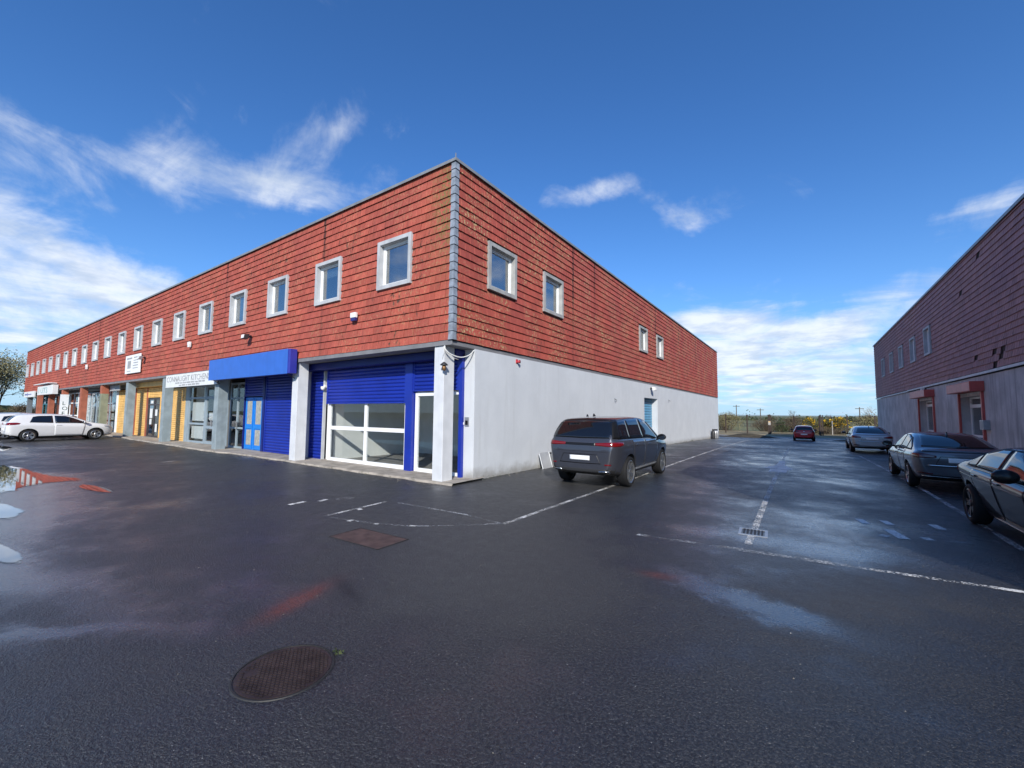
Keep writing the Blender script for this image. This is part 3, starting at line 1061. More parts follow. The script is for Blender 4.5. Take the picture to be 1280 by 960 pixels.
H1 = [(x - XL - w_ / 2, x - XL + w_ / 2, z, z + h) for x, z, w_, h in win_front]
cladding(B, M['tile'], (XL, .05, 0), 0.0, -XL - .06, ZS + .13, 21, H1, nparts=160, seed=3)
H2 = [(y - w_ / 2, y + w_ / 2, z, z + h) for y, z, w_, h in win_side]
cladding(B, M['tile_side'], (-.05, .06, 0), PI / 2, YB - .06, ZS + .13, 21, [(a - .06, b_ - .06, c, d) for a, b_, c, d in H2], nparts=140, seed=5)
# blue-grey angle tiles down the corner
vs = []
def hip_mesh():
    a, t, pz = .135, .02, TH
    o0, o1 = .030, .004          # proud at the foot, tucked at the head
    mb = MB()
    def L(o, z):
        return [(-a, -o, z), (o, -o, z), (o, a, z), (o - t, a, z), (o - t, -o + t, z), (-a, -o + t, z)]
    mb.add(L(o0, 0) + L(o1, pz), [(0, 1, 2, 3, 4, 5), (11, 10, 9, 8, 7, 6)] + [(i, (i + 1) % 6, 6 + (i + 1) % 6, 6 + i) for i in range(6)])
    return mb.mesh('corner_tile', M['hip'])
hm = hip_mesh()
for c in range(21):
    t = place('corner_tile', hm, B, (0, 0, ZS + .13 + c * TE))
    t.rotation_euler = (0, 0, R(random.uniform(-1, 1)))
s = MB()
s.box(-.06, .0, .0, .06, ZS + .13, ZT)
s.build('corner_post', M['felt'], B)

pf = window_proto(1.50, 1.50, M['frame_grey'])
ps = window_proto(1.46, 1.44, M['frame_side'])
rb = random.Random(21)
def dress(win, w_, h, drop, rz):
    """a roller blind or a half-drawn curtain behind the glass"""
    if drop > 0:
        MB().box(-w_ / 2 + .16, w_ / 2 - .16, .20, .205, h - .16 - drop, h - .16).build('blind', M['curtain'] if rb.random() < .6 else M['sign_grey'], win)
for i, (x, z, w_, h) in enumerate(win_front):
    wn = put_window(B, pf, (x, 0, z), 0)
    dress(wn, w_, h, (0, .35, 0, .9, 0, .2, .55, 0, 1.0, .3)[i % 10], 0)
for i, (y, z, w_, h) in enumerate(win_side):
    wn = put_window(B, ps, (0, y, z), PI / 2)
    dress(wn, w_, h, (0, .25, .6, 0)[i], PI / 2)

# columns
def column(x0, x1, mats, y0=.06, y1=.46, split=None):
    zb = zg(x0, 0) - .05
    s_ = MB()
    if split:
        s_.cur = 1
        s_.box(x0, x1, y0, y1, zb, split)
        s_.cur = 0
        s_.box(x0, x1, y0, y1, split, ZS)
    else:
        s_.box(x0, x1, y0, y1, zb, ZS)
    o_ = s_.build('column', mats, B, bevel=.012)
    return o_
column(-.70, -.34, M['column_pale'])
column(-8.0, -7.62, M['column_pale'])
for a in (-14.80, -21.76, -28.51):
    column(a, a + .42, M['column_grey'])
c_ = column(-34.80, -34.38, [M['column_red'], M['column_green']], split=3.02)
c_['label'] = 'column painted red at the top and grey green below'
for a in (-41.0, -48.1, -54.1, -60.35):
    column(a, a + .5, M['column_red'])
column(-66.6, -66.1, M['column_dark'])

# ground floor shell
s = MB()
wall_with_holes(s, .97, YB, -1.0, ZS - .002, -.03, -.46, [(16.2, 18.9, -.9, 2.83)], lambda u, t, v: (t, u, v))
s.build('side_wall', M['render_white'], B)
s = MB()
s.box(XL + .1, -.46, YB - .4, YB, -1, ZS - .003)
s.box(XL + .1, XL + .5, 1.2, YB - .4, -1, ZS - .003)
s.build('rear_wall', M['render_white'], B)
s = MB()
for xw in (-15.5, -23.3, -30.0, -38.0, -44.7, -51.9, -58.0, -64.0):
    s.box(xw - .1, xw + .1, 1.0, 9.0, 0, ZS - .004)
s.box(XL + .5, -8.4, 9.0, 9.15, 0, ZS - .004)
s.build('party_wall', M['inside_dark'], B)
s = MB()
s.box(-8.45, -8.3, .6, 9.0, 0, ZS - .004)
s.box(-7.30, -7.16, 1.075, 5.2, 0, ZS - .13)
s.box(-7.16, -.476, 5.2, 5.35, 0, ZS - .13)
s.box(-5.35, -5.0, 4.85, 5.195, 0.05, ZS - .14)
s.box(-.475, -.461, 1.1, 9.0, 0, ZS - .004)
s.box(-8.3, -.476, 1.11, 9.0, ZS - .12, ZS - .005)
s.build('interior_wall', M['inside_white'], B)
s = MB()
s.box(-8.3, -.476, 1.02, 9.0, .0, .05)
s.box(XL + .5, -8.45, 1.1, 9.0, .0, .08)
s.build('interior_floor', M['inside_floor'], B)

# corner unit
zf = .06
shutter(B, -8.25, -7.42, zf, 3.38, .99, M['blue_shutter'], 'a')
glazed(B, 'shop_window', -7.08, -2.76, zf, 2.30, 1.02, M['upvc'], .13, mull=(-4.87,), rails=(1.27,))
shutter(B, -7.06, -2.80, 2.14, 3.38, .93, M['blue_shutter'], 'b')
MB().box(-2.74, -2.44, .86, 1.08, .02, 3.38).build('post', M['blue_shutter'], B, bevel=.008)
MB().box(-.52, -.40, .86, .968, .02, 3.52).build('post', M['blue_shutter'], B, bevel=.008)
s = MB()
s.box(-7.40, -7.32, .93, 1.02, .02, 3.38)
s.build('guide_rail', M['frame_grey'], B)
d = glazed(B, 'door', -2.41, -1.36, zf, 2.47, 1.02, M['upvc'], .11, gl='glass')
MB().box(-1.50, -1.48, .93, .97, 1.0, 1.3).build('handle', M['steel'], d)
glazed(B, 'side_light', -1.35, -.53, zf, 2.47, 1.02, M['upvc'], .09)
shutter(B, -2.40, -.58, 2.50, 3.38, .93, M['blue_shutter'], 'c')
s = MB()
s.box(-8.28, -.40, .58, 1.10, 3.385, 3.635)
s.build('shutter_box', M['blue_box'], B, bevel=.02)

# unit under the blue fascia
z2 = zg(-12, 0) + .06
g_ = glazed(B, 'glass_door', -15.38, -13.84, z2, 3.2, 1.0, M['grey_frame'], .09, mull=(-14.6,), rails=(1.05, 2.45))
MB().box(-14.52, -14.49, .90, .95, 1.0, 1.35).build('handle', M['steel'], g_)
s = MB()
s.box(-13.78, -12.08, .99, 1.06, z2, 2.47)
dr = s.build('door', M['blue_door'], B)
s = MB()
for (a, b_) in ((-13.70, -13.0), (-12.88, -12.16)):
    ring(s, b_ - a, 2.30, .07, .955, .99, (a + b_) / 2, z2 + .04)
    s.box(a + .07, b_ - .07, .957, .99, z2 + .95, z2 + 1.09)
s.build('door_leaf', M['blue_door'], dr)
for (a, b_) in ((-13.60, -13.1), (-12.78, -12.26)):
    for (c, e) in ((z2 + .22, z2 + .90), (z2 + 1.15, z2 + 2.2)):
        MB().box(a, b_, .982, .989, c, e).build('pane', M['frosted'], dr)
shutter(B, -13.74, -12.1, 2.52, 3.4, .96, M['blue_shutter'], 'd')
shutter(B, -11.78, -8.5, z2, 3.4, .96, M['blue_shutter'], 'e')
MB().box(-12.04, -11.86, .90, 1.05, z2, 3.4).build('post', M['blue_box'], B)
MB().box(-13.835, -13.79, .92, 1.05, z2, 3.4).build('post', M['blue_box'], B)
s = MB()
s.box(-15.4, -8.47, .70, 1.08, 3.41, 3.634)
s.build('shutter_box', M['blue_box'], B)

# kitchen unit
z3 = zg(-19, 0) + .06
shutter(B, -23.1, -21.1, z3, 3.15, .98, M['yellow'], 'f')
glazed(B, 'shop_window', -20.58, -18.32, z3, 3.2, 1.0, M['grey_frame'], .10, rails=(1.15, 2.53))
g_ = glazed(B, 'glass_door', -18.30, -17.14, z3, 3.2, 1.0, M['grey_frame'], .15, rails=(1.0, 2.53))
MB().box(-17.42, -17.39, .90, .95, 1.05, 1.4).build('handle', M['steel'], g_)
glazed(B, 'shop_window', -17.12, -15.62, z3, 3.2, 1.0, M['grey_frame'], .09, rails=(1.15, 2.53))
s = MB()
s.box(-23.2, -15.6, .98, 1.08, 3.202, 3.636)
s.box(-21.04, -20.60, .95, 1.08, z3, 3.2)
s.build('fascia_panel', M['grey_frame'], B)
s = MB()
for (a, b_, c, e) in ((-20.3, -18.6, .35, 1.02), (-20.3, -18.6, 1.3, 2.3), (-18.05, -17.4, 1.35, 1.75)):
    s.box(a, b_, 1.06, 1.07, c, e)
s.build('window_poster', M['curtain'], B)

# yellow unit
z4 = zg(-27, 0) + .06
shutter(B, -29.75, -27.70, z4, 3.3, .98, M['yellow'], 'g')
shutter(B, -25.10, -23.45, z4, 3.3, .98, M['yellow'], 'h')
shutter(B, -27.40, -25.20, 2.66, 3.3, .98, M['yellow'], 'i')
d = glazed(B, 'door', -27.45, -25.15, z4, 2.62, 1.0, M['dark_frame'], .10, mull=(-26.2,), rails=(2.2,), gl='glass_up')
s = MB()
for (a, b_, c, e) in ((-27.0, -26.5, 1.35, 1.95), (-27.0, -26.6, .95, 1.3), (-26.0, -25.6, 1.5, 1.9), (-25.9, -25.55, .5, 1.0), (-26.9, -26.45, 2.28, 2.45)):
    s.box(a, b_, .965, .97, c, e)
s.build('door_notice', M['curtain'], d)
s = MB()
s.box(-30.0, -23.4, .62, 1.08, 3.32, 3.632)
s.build('shutter_box', M['yellow'], B)
MB().box(-30.05, -29.83, .90, 1.05, z4, 3.3).build('post', M['column_red'], B)
MB().box(-27.66, -27.48, .92, 1.05, z4, 3.3).build('post', M['column_red'], B)

# unit with notices
z5 = zg(-35, 0) + .06
g_ = glazed(B, 'shop_window', -37.9, -34.55, z5, 3.35, 1.0, M['grey_frame'], .08, mull=(-36.4,), rails=(2.35,))
s = MB()
s.box(-37.8, -34.62, 1.055, 1.065, 2.4, 3.3)
s.build('blind', M['teal_blind'], g_)
s = MB()
rr = random.Random(8)
for i in range(4):
    for j in range(3):
        a, c = -37.7 + i * .78, .45 + j * .64
        s.box(a, a + .62, 1.055, 1.063, c, c + .5)
s.build('window_poster', M['curtain'], g_)
s = MB()
s.box(-34.52, -34.02, .92, 1.06, z5, 3.35)
s.build('post', M['white_paint'], B)
shutter(B, -33.98, -31.0, z5, 3.3, .98, M['yellow'], 'j')
s = MB()
s.box(-38.0, -30.1, .95, 1.1, 3.36, 3.63)
s.build('fascia_panel', M['grey_frame'], B)

# curtained unit and the farther ones
z6 = zg(-43, 0) + .06
g_ = glazed(B, 'shop_window', -44.55, -38.2, z6, 3.3, 1.0, M['grey_frame'], .07, mull=(-42.4, -40.3), gl='glass')
s = MB()
n_ = 60
vs_, fs_ = [], []
for i in range(n_ + 1):
    x = -44.5 + 6.2 * i / n_
    y = 1.14 + .045 * math.sin(i * 1.9)
    vs_ += [(x, y, z6 + .03), (x, y, 3.25)]
for i in range(n_):
    fs_.append((2 * i, 2 * i + 2, 2 * i + 3, 2 * i + 1))
s.add(vs_, fs_)
s.build('curtain', M['curtain'], g_, smooth=True, recalc=False)
z7 = zg(-50, 0) + .06
g_ = glazed(B, 'shop_window', -51.7, -45.0, z7, 3.4, 1.0, M['white_paint'], .10, mull=(-50.1, -48.5, -46.8), rails=(1.3, 2.45), gl='glass_up')
z8 = zg(-56, 0) + .06
g_ = glazed(B, 'shop_window', -57.9, -55.1, z8, 3.3, 1.0, M['dark_frame'], .10, mull=(-56.5,), rails=(2.4,), gl='glass_up')
g_ = glazed(B, 'glass_door', -55.0, -52.1, z8, 3.3, 1.0, M['column_red'], .12, mull=(-53.6,), rails=(2.4,), gl='glass_up')
g_ = glazed(B, 'shop_window', -63.9, -58.2, z8, 3.3, 1.0, M['teal_blind'], .12, mull=(-62.0, -60.2), rails=(2.4,), gl='glass_up')
g_ = glazed(B, 'shop_window', -68.4, -64.2, z8, 3.3, 1.0, M['dark_frame'], .10, mull=(-66.3,), gl='glass_up')
s = MB()
s.box(XL + .1, -38.1, .96, 1.1, 3.402, 3.628)
s.build('fascia_panel', M['dark_frame'], B)

# recessed loading door in the long wall
s = MB()
s.box(-.47, -.42, 16.2, 18.9, -.9, 2.83)
shutter(B, 16.22, 18.88, -.15, 2.82, 0, M['blue_rear'], 'k', rz=PI / 2, org=(-.40, 0, 0), rail=False, sl=.16)

# ------------------------------------------------------------------ the building across the lane
XR, Y0, Y1 = 13.3, -6.5, 45.2
D = thing('opposite_building', 'shaded two storey building hung with dull purple red tiles over rough grey render', 'building')
wr = [(24.12, 5.3, 1.40, 1.56), (27.9, 5.28, 1.40, 1.56), (31.8, 5.28, 1.40, 1.56), (35.7, 5.28, 1.40, 1.56), (39.8, 5.28, 1.40, 1.56)]
s = MB()
wall_with_holes(s, Y0, Y1, 3.62, ZT, XR + .06, XR + .3, [(y - w_ / 2 + .02, y + w_ / 2 - .02, z + .02, z + h - .02) for y, z, w_, h in wr], lambda u, t, v: (t, u, v))
s.box(XR + .3, 31, Y0, Y0 + .3, 3.62, ZT)
s.box(XR + .3, 31, Y1 - .3, Y1, 3.62, ZT)
s.box(30.7, 31, Y0 + .3, Y1 - .3, 3.62, ZT)
s.box(XR + 4.5, XR + 4.6, Y0 + .3, Y1 - .3, 3.62, ZT - .3)
s.build('upper_wall', M['felt'], D)
s = MB()
s.box(XR + .3, 30.7, Y0 + .3, Y1 - .3, 8.35, 8.5)
s.box(XR + .3, 30.7, Y0 + .3, Y1 - .3, 3.5, 3.6)
s.build('roof', M['roof'], D)
s = MB()
s.box(XR - .04, XR + .33, Y0 - .03, Y1 + .03, ZT + .012, ZT + .085)
s.box(XR - .052, XR - .0405, Y0 - .03, Y1 + .03, ZT - .03, ZT + .08)
s.build('coping', M['coping'], D)
HR = [(Y1 - (y + w_ / 2), Y1 - (y - w_ / 2), z, z + h) for y, z, w_, h in wr]
miss = [(Y1 - y, z, q) for y, z, q in ((15.6, 8.12, .2), (17.95, 7.35, .2), (16.7, 4.2, .2), (14.75, 4.23, .2), (13.75, 4.24, .2), (14.45, 3.75, .2), (14.15, 4.0, .2), (11.6, 4.2, .2))]
cladding(D, M['tile_dark'], (XR + .05, Y1, 0), -PI / 2, Y1 - Y0, 3.67, 22, HR, nparts=0, missing=miss, seed=9)
pr = window_proto(1.40, 1.56, M['frame_grey'])
for y, z, w_, h in wr:
    put_window(D, pr, (XR, y, z), -PI / 2)
s = MB()
wall_with_holes(s, Y0, Y1, -1.1, 3.5, XR + .05, XR + .5, [(16.2, 19.15, -1.0, 2.74), (23.8, 27.3, -1.0, 2.8)], lambda u, t, v: (t, u, v))
s.box(XR + .5, 31, Y0, Y0 + .4, -1.1, 3.5)
s.box(XR + .5, 31, Y1 - .4, Y1, -1.1, 3.5)
s.box(30.6, 31, Y0 + .4, Y1 - .4, -1.1, 3.5)
s.build('lower_wall', M['render_grey'], D)
s = MB()
s.box(XR - .03, XR + .05, Y0, 30.2, 3.55, 3.64)
s.box(XR - .03, XR + .05, 30.2, Y1, 3.52, 3.61)
s.build('drip_trim', M['trim_white'], D)
for (a, b_, zt, tr) in ((16.2, 19.15, 2.74, 2.36), (23.8, 27.3, 2.8, 2.55)):
    zb = zg(0, a) + .02
    mid = (a + b_) / 2
    f = MB()
    x0, x1 = XR + .34, XR + .42
    f.box(x0, x1, a, b_, zt - .08, zt)
    f.box(x0, x1, a, a + .09, zb, zt - .08)
    f.box(x0, x1, b_ - .09, b_, zb, zt - .08)
    f.box(x0 - .01, x1 + .01, a + .09, b_ - .09, tr - .08, tr + .06)
    f.box(x0, x1, mid - .09, mid + .09, zb, tr - .08)
    f.box(x0, x1, mid - .04, mid + .04, tr + .06, zt - .08)
    for q in (a + .09, mid + .09):
        w2 = mid - .09 - (a + .09)
        f.box(x0 + .01, x1 - .01, q, q + w2, zb, zb + .3)
        f.box(x0 + .01, x1 - .01, q, q + w2, 1.0, 1.1)
    dd = f.build('double_door', M['upvc'], D)
    for q in (a + .09, mid + .09):
        w2 = mid - .09 - (a + .09)
        for (z_, z__) in ((zb + .3, 1.0), (1.1, tr - .08), (tr + .06, zt - .08)):
            MB().box(x0 + .035, x0 + .042, q, q + w2, z_, z__).build('pane', M['glass_up'], dd)
    MB().box(x0 - .05, x0 - .02, mid - .14, mid - .11, 1.15, 1.45).build('handle', M['steel'], dd)
    MB().box(XR - .03, XR + .049, a - .10, a + .02, zb - .1, zt + .15).build('guide_rail', M['red_box'], D)
    MB().box(XR - .03, XR + .049, b_ - .02, b_ + .10, zb - .1, zt + .15).build('guide_rail', M['red_box'], D)
    s = MB()
    s.box(XR - .36, XR + .049, a - .22, b_ + .12, zt + .16, zt + .55)
    bx_ = s.build('shutter_box', M['red_box'], D, bevel=.01)
    s = MB()
    s.box(XR - .366, XR - .361, a - .18, b_ + .08, zt + .19, zt + .52)
    s.build('front_panel', M['red_face'], bx_)

# ================================================================== CARS
def paint(name, col, metal=0.45, rough=0.32, coat=1.0):
    m, n, b, P, out = new_mat(name)
    b.inputs['Base Color'].default_value = col4(col)
    b.inputs['Metallic'].default_value = metal
    b.inputs['Roughness'].default_value = rough
    b.inputs['Coat Weight'].default_value = coat
    b.inputs['Coat Roughness'].default_value = 0.03
    b.inputs['Specular IOR Level'].default_value = 0.15
    # a little road dust low down
    x, y, z = n.xyz(P)
    d = n.m('MULTIPLY', n.ramp(z, .15, .75, .16, 0), n.ramp(n.noise(P, 5.0, 5.0, .7), .35, .7))
    c = n.mix(d, col, (0.13, 0.12, 0.11))
    n.link(c, b.inputs['Base Color'])
    return m


def simple(name, col, rough=.4, metal=0.0, coat=0.0, spec=.5):
    m, n, b, P, out = new_mat(name)
    b.inputs['Base Color'].default_value = col4(col)
    b.inputs['Roughness'].default_value = rough
    b.inputs['Metallic'].default_value = metal
    b.inputs['Coat Weight'].default_value = coat
    b.inputs['Specular IOR Level'].default_value = spec
    return m


M['p_suv'] = paint('grey_car_paint', (0.050, 0.053, 0.066), .35)
M['p_lift'] = paint('graphite_car_paint', (0.13, 0.135, 0.15), .5)
M['p_dark'] = paint('deep_blue_grey_car_paint', (0.010, 0.012, 0.020), 0.0, .4, .65)
M['p_silver'] = paint('silver_car_paint', (0.46, 0.46, 0.46), .5, .35)
M['p_red'] = paint('red_car_paint', (0.42, 0.015, 0.02), .1)
M['p_white'] = paint('white_car_paint', (0.66, 0.66, 0.66), 0.0, .4)
M['p_black'] = paint('black_car_paint', (0.02, 0.021, 0.025))
M['car_glass'] = simple('car_glass', (0.006, 0.007, 0.009), .03, spec=.9)
M['gloss_black'] = simple('gloss_black_trim', (0.008, 0.008, 0.009), .3, spec=.35)
M['pillar'] = simple('black_pillar_trim', (0.008, 0.008, 0.009), .55, spec=.2)
M['plastic'] = simple('black_bumper_plastic', (0.018, 0.018, 0.019), .6)
M['gap'] = simple('panel_gap', (0.004, 0.004, 0.004), .8)
M['tyre'] = simple('tyre_rubber', (0.010, 0.010, 0.011), .75, spec=.3)
M['alloy'] = simple('alloy_silver', (0.36, 0.37, 0.38), .3, .85)
M['alloy_dark'] = simple('alloy_dark', (0.05, 0.05, 0.055), .3, .7)
M['chrome'] = simple('chrome', (0.75, 0.75, 0.76), .12, 1.0)
M['lamp_red'] = simple('tail_lamp_lens', (0.15, 0.004, 0.005), .12, coat=.4)
M['lamp_dark'] = simple('smoked_tail_lamp', (0.075, 0.008, 0.011), .12, coat=.6)
M['lamp_clear'] = simple('headlamp_lens', (0.35, 0.36, 0.38), .08, .3, coat=.6)
M['plate'] = simple('number_plate', (0.80, 0.80, 0.80), .4)


def interp(pl, x):
    if x <= pl[0][0]:
        return pl[0][1]
    for i in range(len(pl) - 1):
        if x <= pl[i + 1][0]:
            a, b_ = pl[i], pl[i + 1]
            t = (x - a[0]) / (b_[0] - a[0]) if b_[0] != a[0] else 0
            return a[1] + (b_[1] - a[1]) * t
    return pl[-1][1]


def resample(pl, n):
    pl = [Vector(p) for p in pl]
    d = [0.0]
    for i in range(1, len(pl)):
        d.append(d[-1] + (pl[i] - pl[i - 1]).length)
    out = []
    for k in range(n):
        s_ = d[-1] * k / (n - 1)
        for i in range(1, len(pl)):
            if s_ <= d[i] + 1e-9:
                t = (s_ - d[i - 1]) / max(1e-9, d[i] - d[i - 1])
                out.append(pl[i - 1].lerp(pl[i], t))
                break
    return out


class Car:
    def __init__(self, name, label, loc, rz, spec, pmat, rim, cat='car'):
        self.sp = spec
        self.root = thing(name, label, cat, loc, rz)
        self.paint = pmat
        self.body()
        self.wheels(rim)

    def body(self):
        sp = self.sp
        top, belt, hw, bot = sp['top'], sp['belt'], sp['hw'], sp['bot']
        tum = sp.get('tumble', .42)
        rings = []
        for x in sp['st']:
            t, b_, w_, bo = interp(top, x), interp(belt, x), interp(hw, x), interp(bot, x)
            bb = min(b_, t - .05)
            g_ = max(0.0, t - bb - .06)
            k = min(1.0, g_ / .22)
            we = min(w_ - .05 - tum * max(0, t - bb) * .92, w_ - .10)
            zs = bo + sp.get('zf', .80) * (bb - bo)
            tk = sp.get('tuck', .05)
            P = [(0, bo), (w_ - .22, bo), (w_ - .06 - tk, bo + .05), (w_ - tk, bo + .30 * (bb - bo)), (w_, zs),
                 (w_ - .012, min(bb - .05, zs + .06)), (w_ - .045, bb - .012), (w_ - .075, bb + .012),
                 (we + .02 * k, t - (.03 + .075 * k)), (we - .03, t - (.012 + .035 * k)), (we * .62, t - .012), (0, t)]
            rings.append((x, P))
        n = len(rings[0][1])
        bm = bmesh.new()
        R_ = []
        for x, P in rings:
            right = [bm.verts.new((x, p[0], p[1])) for p in P]
            left = [right[0]] + [bm.verts.new((x, -p[0], p[1])) for p in P[1:-1]] + [right[-1]]
            R_.append((right, left))
        for i in range(len(R_) - 1):
            for s_ in (0, 1):
                a, b_ = R_[i][s_], R_[i + 1][s_]
                for j in range(n - 1):
                    f = [a[j], a[j + 1], b_[j + 1], b_[j]]
                    bm.faces.new(f if s_ else f[::-1])
        for i, fl in ((0, False), (len(R_) - 1, True)):
            a, b_ = R_[i]
            for j in range(n - 1):
                vs_ = [a[j], a[j + 1], b_[j + 1], b_[j]]
                u = []
                for v in vs_:
                    if v not in u:
                        u.append(v)
                if len(u) >= 3:
                    bm.faces.new(u if not fl else u[::-1])
        bmesh.ops.recalc_face_normals(bm, faces=bm.faces)
        me = bpy.data.meshes.new('body')
        bm.to_mesh(me)
        bm.free()
        me.materials.append(self.paint)
        me.materials.append(M['plastic'])
        tmp = place('body', me)
        ss = tmp.modifiers.new('s', 'SUBSURF')
        ss.levels = 2
        ss.render_levels = 2
        cut = MB()
        r = sp['r'] + sp.get('arch', .055)
        for ax in (sp['xr'], sp['xf']):
            for s_ in (-1, 1):
                w_ = interp(hw, ax)
                n_ = 36
                ring_ = [(ax + r * math.cos(2 * PI * q / n_), sp['r'] + .015 + r * math.sin(2 * PI * q / n_)) for q in range(n_)]
                y0, y1 = sorted((s_ * (w_ - .30), s_ * (w_ + .3)))
                cut.prism(ring_, y0, y1, axis='y')
        cm = cut.mesh('cut', M['plastic'])
        co = place('cut', cm)
        bo = tmp.modifiers.new('b', 'BOOLEAN')
        bo.operation = 'DIFFERENCE'
        bo.object = co
        bo.solver = 'EXACT'
        bo.material_mode = 'TRANSFER'
        dg_ = bpy.context.evaluated_depsgraph_get()
        ev = tmp.evaluated_get(dg_)
        fin = bpy.data.meshes.new_from_object(ev)
        bpy.data.objects.remove(tmp)
        bpy.data.objects.remove(co)
        # lower edge in black plastic
        mi = [m_.name for m_ in fin.materials]
        pl = mi.index(M['plastic'].name)
        zc = sp.get('sill', .30)
        for p in fin.polygons:
            c = p.center
            if c.z < zc and p.material_index != pl:
                if c.z < interp(bot, c.x) + sp.get('sillh', .07) or p.normal.z < -.6:
                    p.material_index = pl
        fin.polygons.foreach_set('use_smooth', [True] * len(fin.polygons))
        self.bodymesh = fin
        fin.name = 'body'
        self.bodyo = place('body', fin, self.root)
        md = self.bodyo.modifiers.new('e', 'EDGE_SPLIT')
        md.split_angle = R(50)
        bm = bmesh.new()
        bm.from_mesh(fin)
        self.bvh = BVHTree.FromBMesh(bm)
        bm.free()

    def hit(self, p, d):
        d = Vector(d).normalized()
        o = Vector(p) - d * 3.0
        h = self.bvh.ray_cast(o, d, 6.0)
        if h[0] is None:
            h2 = self.bvh.find_nearest(Vector(p))
            return h2[0], (h2[1] if h2[1].dot(d) < 0 else -h2[1])
        nrm = h[1] if h[1].dot(d) < 0 else -h[1]
        return h[0], nrm

    def patch(self, name, low, high, d, mat, off=.006, n=14, m=6, parent=None, smooth=True, edge=True):
        """a panel laid on the body between two lines, found by projecting along d"""
        L_, H_ = resample(low, n), resample(high, n)
        vs_ = []
        for j in range(m + 1):
            for i in range(n):
                p = L_[i].lerp(H_[i], j / m)
                h, nr = self.hit(p, d)
                vs_.append(h + nr * off)
        mb = MB()
        mb.add(vs_, [(j * n + i, j * n + i + 1, (j + 1) * n + i + 1, (j + 1) * n + i) for j in range(m) for i in range(n - 1)])
        # thin edge so that the panel has a thickness
        rim = [i for i in range(n)] + [j * n + n - 1 for j in range(1, m + 1)] + [m * n + i for i in range(n - 2, -1, -1)] + [j * n for j in range(m - 1, 0, -1)]
        b0 = len(mb.v)
        cen = sum((Vector(v) for v in vs_), Vector()) / len(vs_)
        mb.v += [tuple(Vector(vs_[k]) + Vector(d).normalized() * (off + .004)) for k in rim]
        for q in range(len(rim) if edge else 0):
            q2 = (q + 1) % len(rim)
            mb.f.append((rim[q], rim[q2], b0 + q2, b0 + q))
            mb.fm.append(0)
        me = mb.mesh(name, mat, smooth=False)
        me.polygons.foreach_set('use_smooth', [smooth and k < m * (n - 1) for k in range(len(me.polygons))])
        return place(name, me, parent or self.root)

    def side(self, name, low, high, mat, s_, off=.006, **kw):
        lo = [(p[0], s_ * 1.2, p[1]) for p in low]
        hi = [(p[0], s_ * 1.2, p[1]) for p in high]
        return self.patch(name, lo, hi, (0, -s_, 0), mat, off, **kw)

    def rear(self, name, low, high, mat, off=.006, **kw):
        lo = [(-2, p[0], p[1]) for p in low]
        hi = [(-2, p[0], p[1]) for p in high]
        return self.patch(name, lo, hi, (1, 0, 0), mat, off, **kw)

    def front(self, name, low, high, mat, off=.006, **kw):
        lo = [(2, p[0], p[1]) for p in low]
        hi = [(2, p[0], p[1]) for p in high]
        return self.patch(name, lo, hi, (-1, 0, 0), mat, off, **kw)

    def wheels(self, rim):
        sp = self.sp
        r, wd = sp['r'], sp.get('tw', .225)
        ri = r * sp.get('rimf', .70)
        ty = MB()
        h = wd / 2
        ty.lathe([(ri - .01, -h + .03), (ri + .012, -h + .008), (r - .05, -h - .004), (r - .012, -h + .022), (r, -h + .05), (r, h - .05), (r - .012, h - .022), (r - .05, h + .004), (ri + .012, h - .008), (ri - .01, h - .03)], 40, 'y')
        tyre = ty.mesh('tyre', M['tyre'], smooth=True)
        rm = MB()
        rm.lathe([(ri - .03, -h + .05), (ri, -h + .02), (ri, h - .012), (ri - .016, h - .004), (ri - .03, h - .02), (ri - .035, -h + .06)], 40, 'y')
        ns = sp.get('spokes', 5)
        for k in range(ns):
            for dv in ((-.13, .13) if sp.get('twin', True) else (0,)):
                a0 = 2 * PI * k / ns + dv * .55
                a1 = 2 * PI * k / ns + dv * 1.5
                p0 = Vector((math.cos(a0) * .05, h - .035, math.sin(a0) * .05))
                p1 = Vector((math.cos(a1) * (ri - .02), h - .018, math.sin(a1) * (ri - .02)))
                t = (p1 - p0).normalized()
                u = t.cross(Vector((0, 1, 0))).normalized()
                w0, w1 = .030, .024 if sp.get('twin', True) else .03
                q = []
                for p, ww in ((p0, w0), (p1, w1)):
                    for (su, sy) in ((-1, 0), (1, 0), (1, -.05), (-1, -.05)):
                        q.append(p + u * (su * ww) + Vector((0, sy, 0)))
                rm.add(q, [(0, 1, 5, 4), (1, 2, 6, 5), (2, 3, 7, 6), (3, 0, 4, 7), (0, 3, 2, 1), (4, 5, 6, 7)])
        rm.lathe([(0.0, h - .016), (.045, h - .018), (.062, h - .03), (.062, h - .09)], 20, 'y')
        rimm = rm.mesh('rim', rim)
        rimm.polygons.foreach_set('use_smooth', [False] * len(rimm.polygons))
        hub = MB()
        hub.lathe([(0, h - .10), (ri - .035, h - .10), (ri - .035, h - .13)], 32, 'y')
        hub.lathe([(0, h - .085), (ri * .72, h - .085), (ri * .72, h - .10)], 32, 'y')
        hubm = hub.mesh('wheel', M['gap'])
        for ax in (sp['xr'], sp['xf']):
            for s_ in (-1, 1):
                w_ = interp(sp['hw'], ax) - .018 - wd / 2
                wo = place('wheel', hubm, self.root, (ax, s_ * w_, r), 0 if s_ > 0 else PI)
                place('tyre', tyre, wo)
                place('rim', rimm, wo)

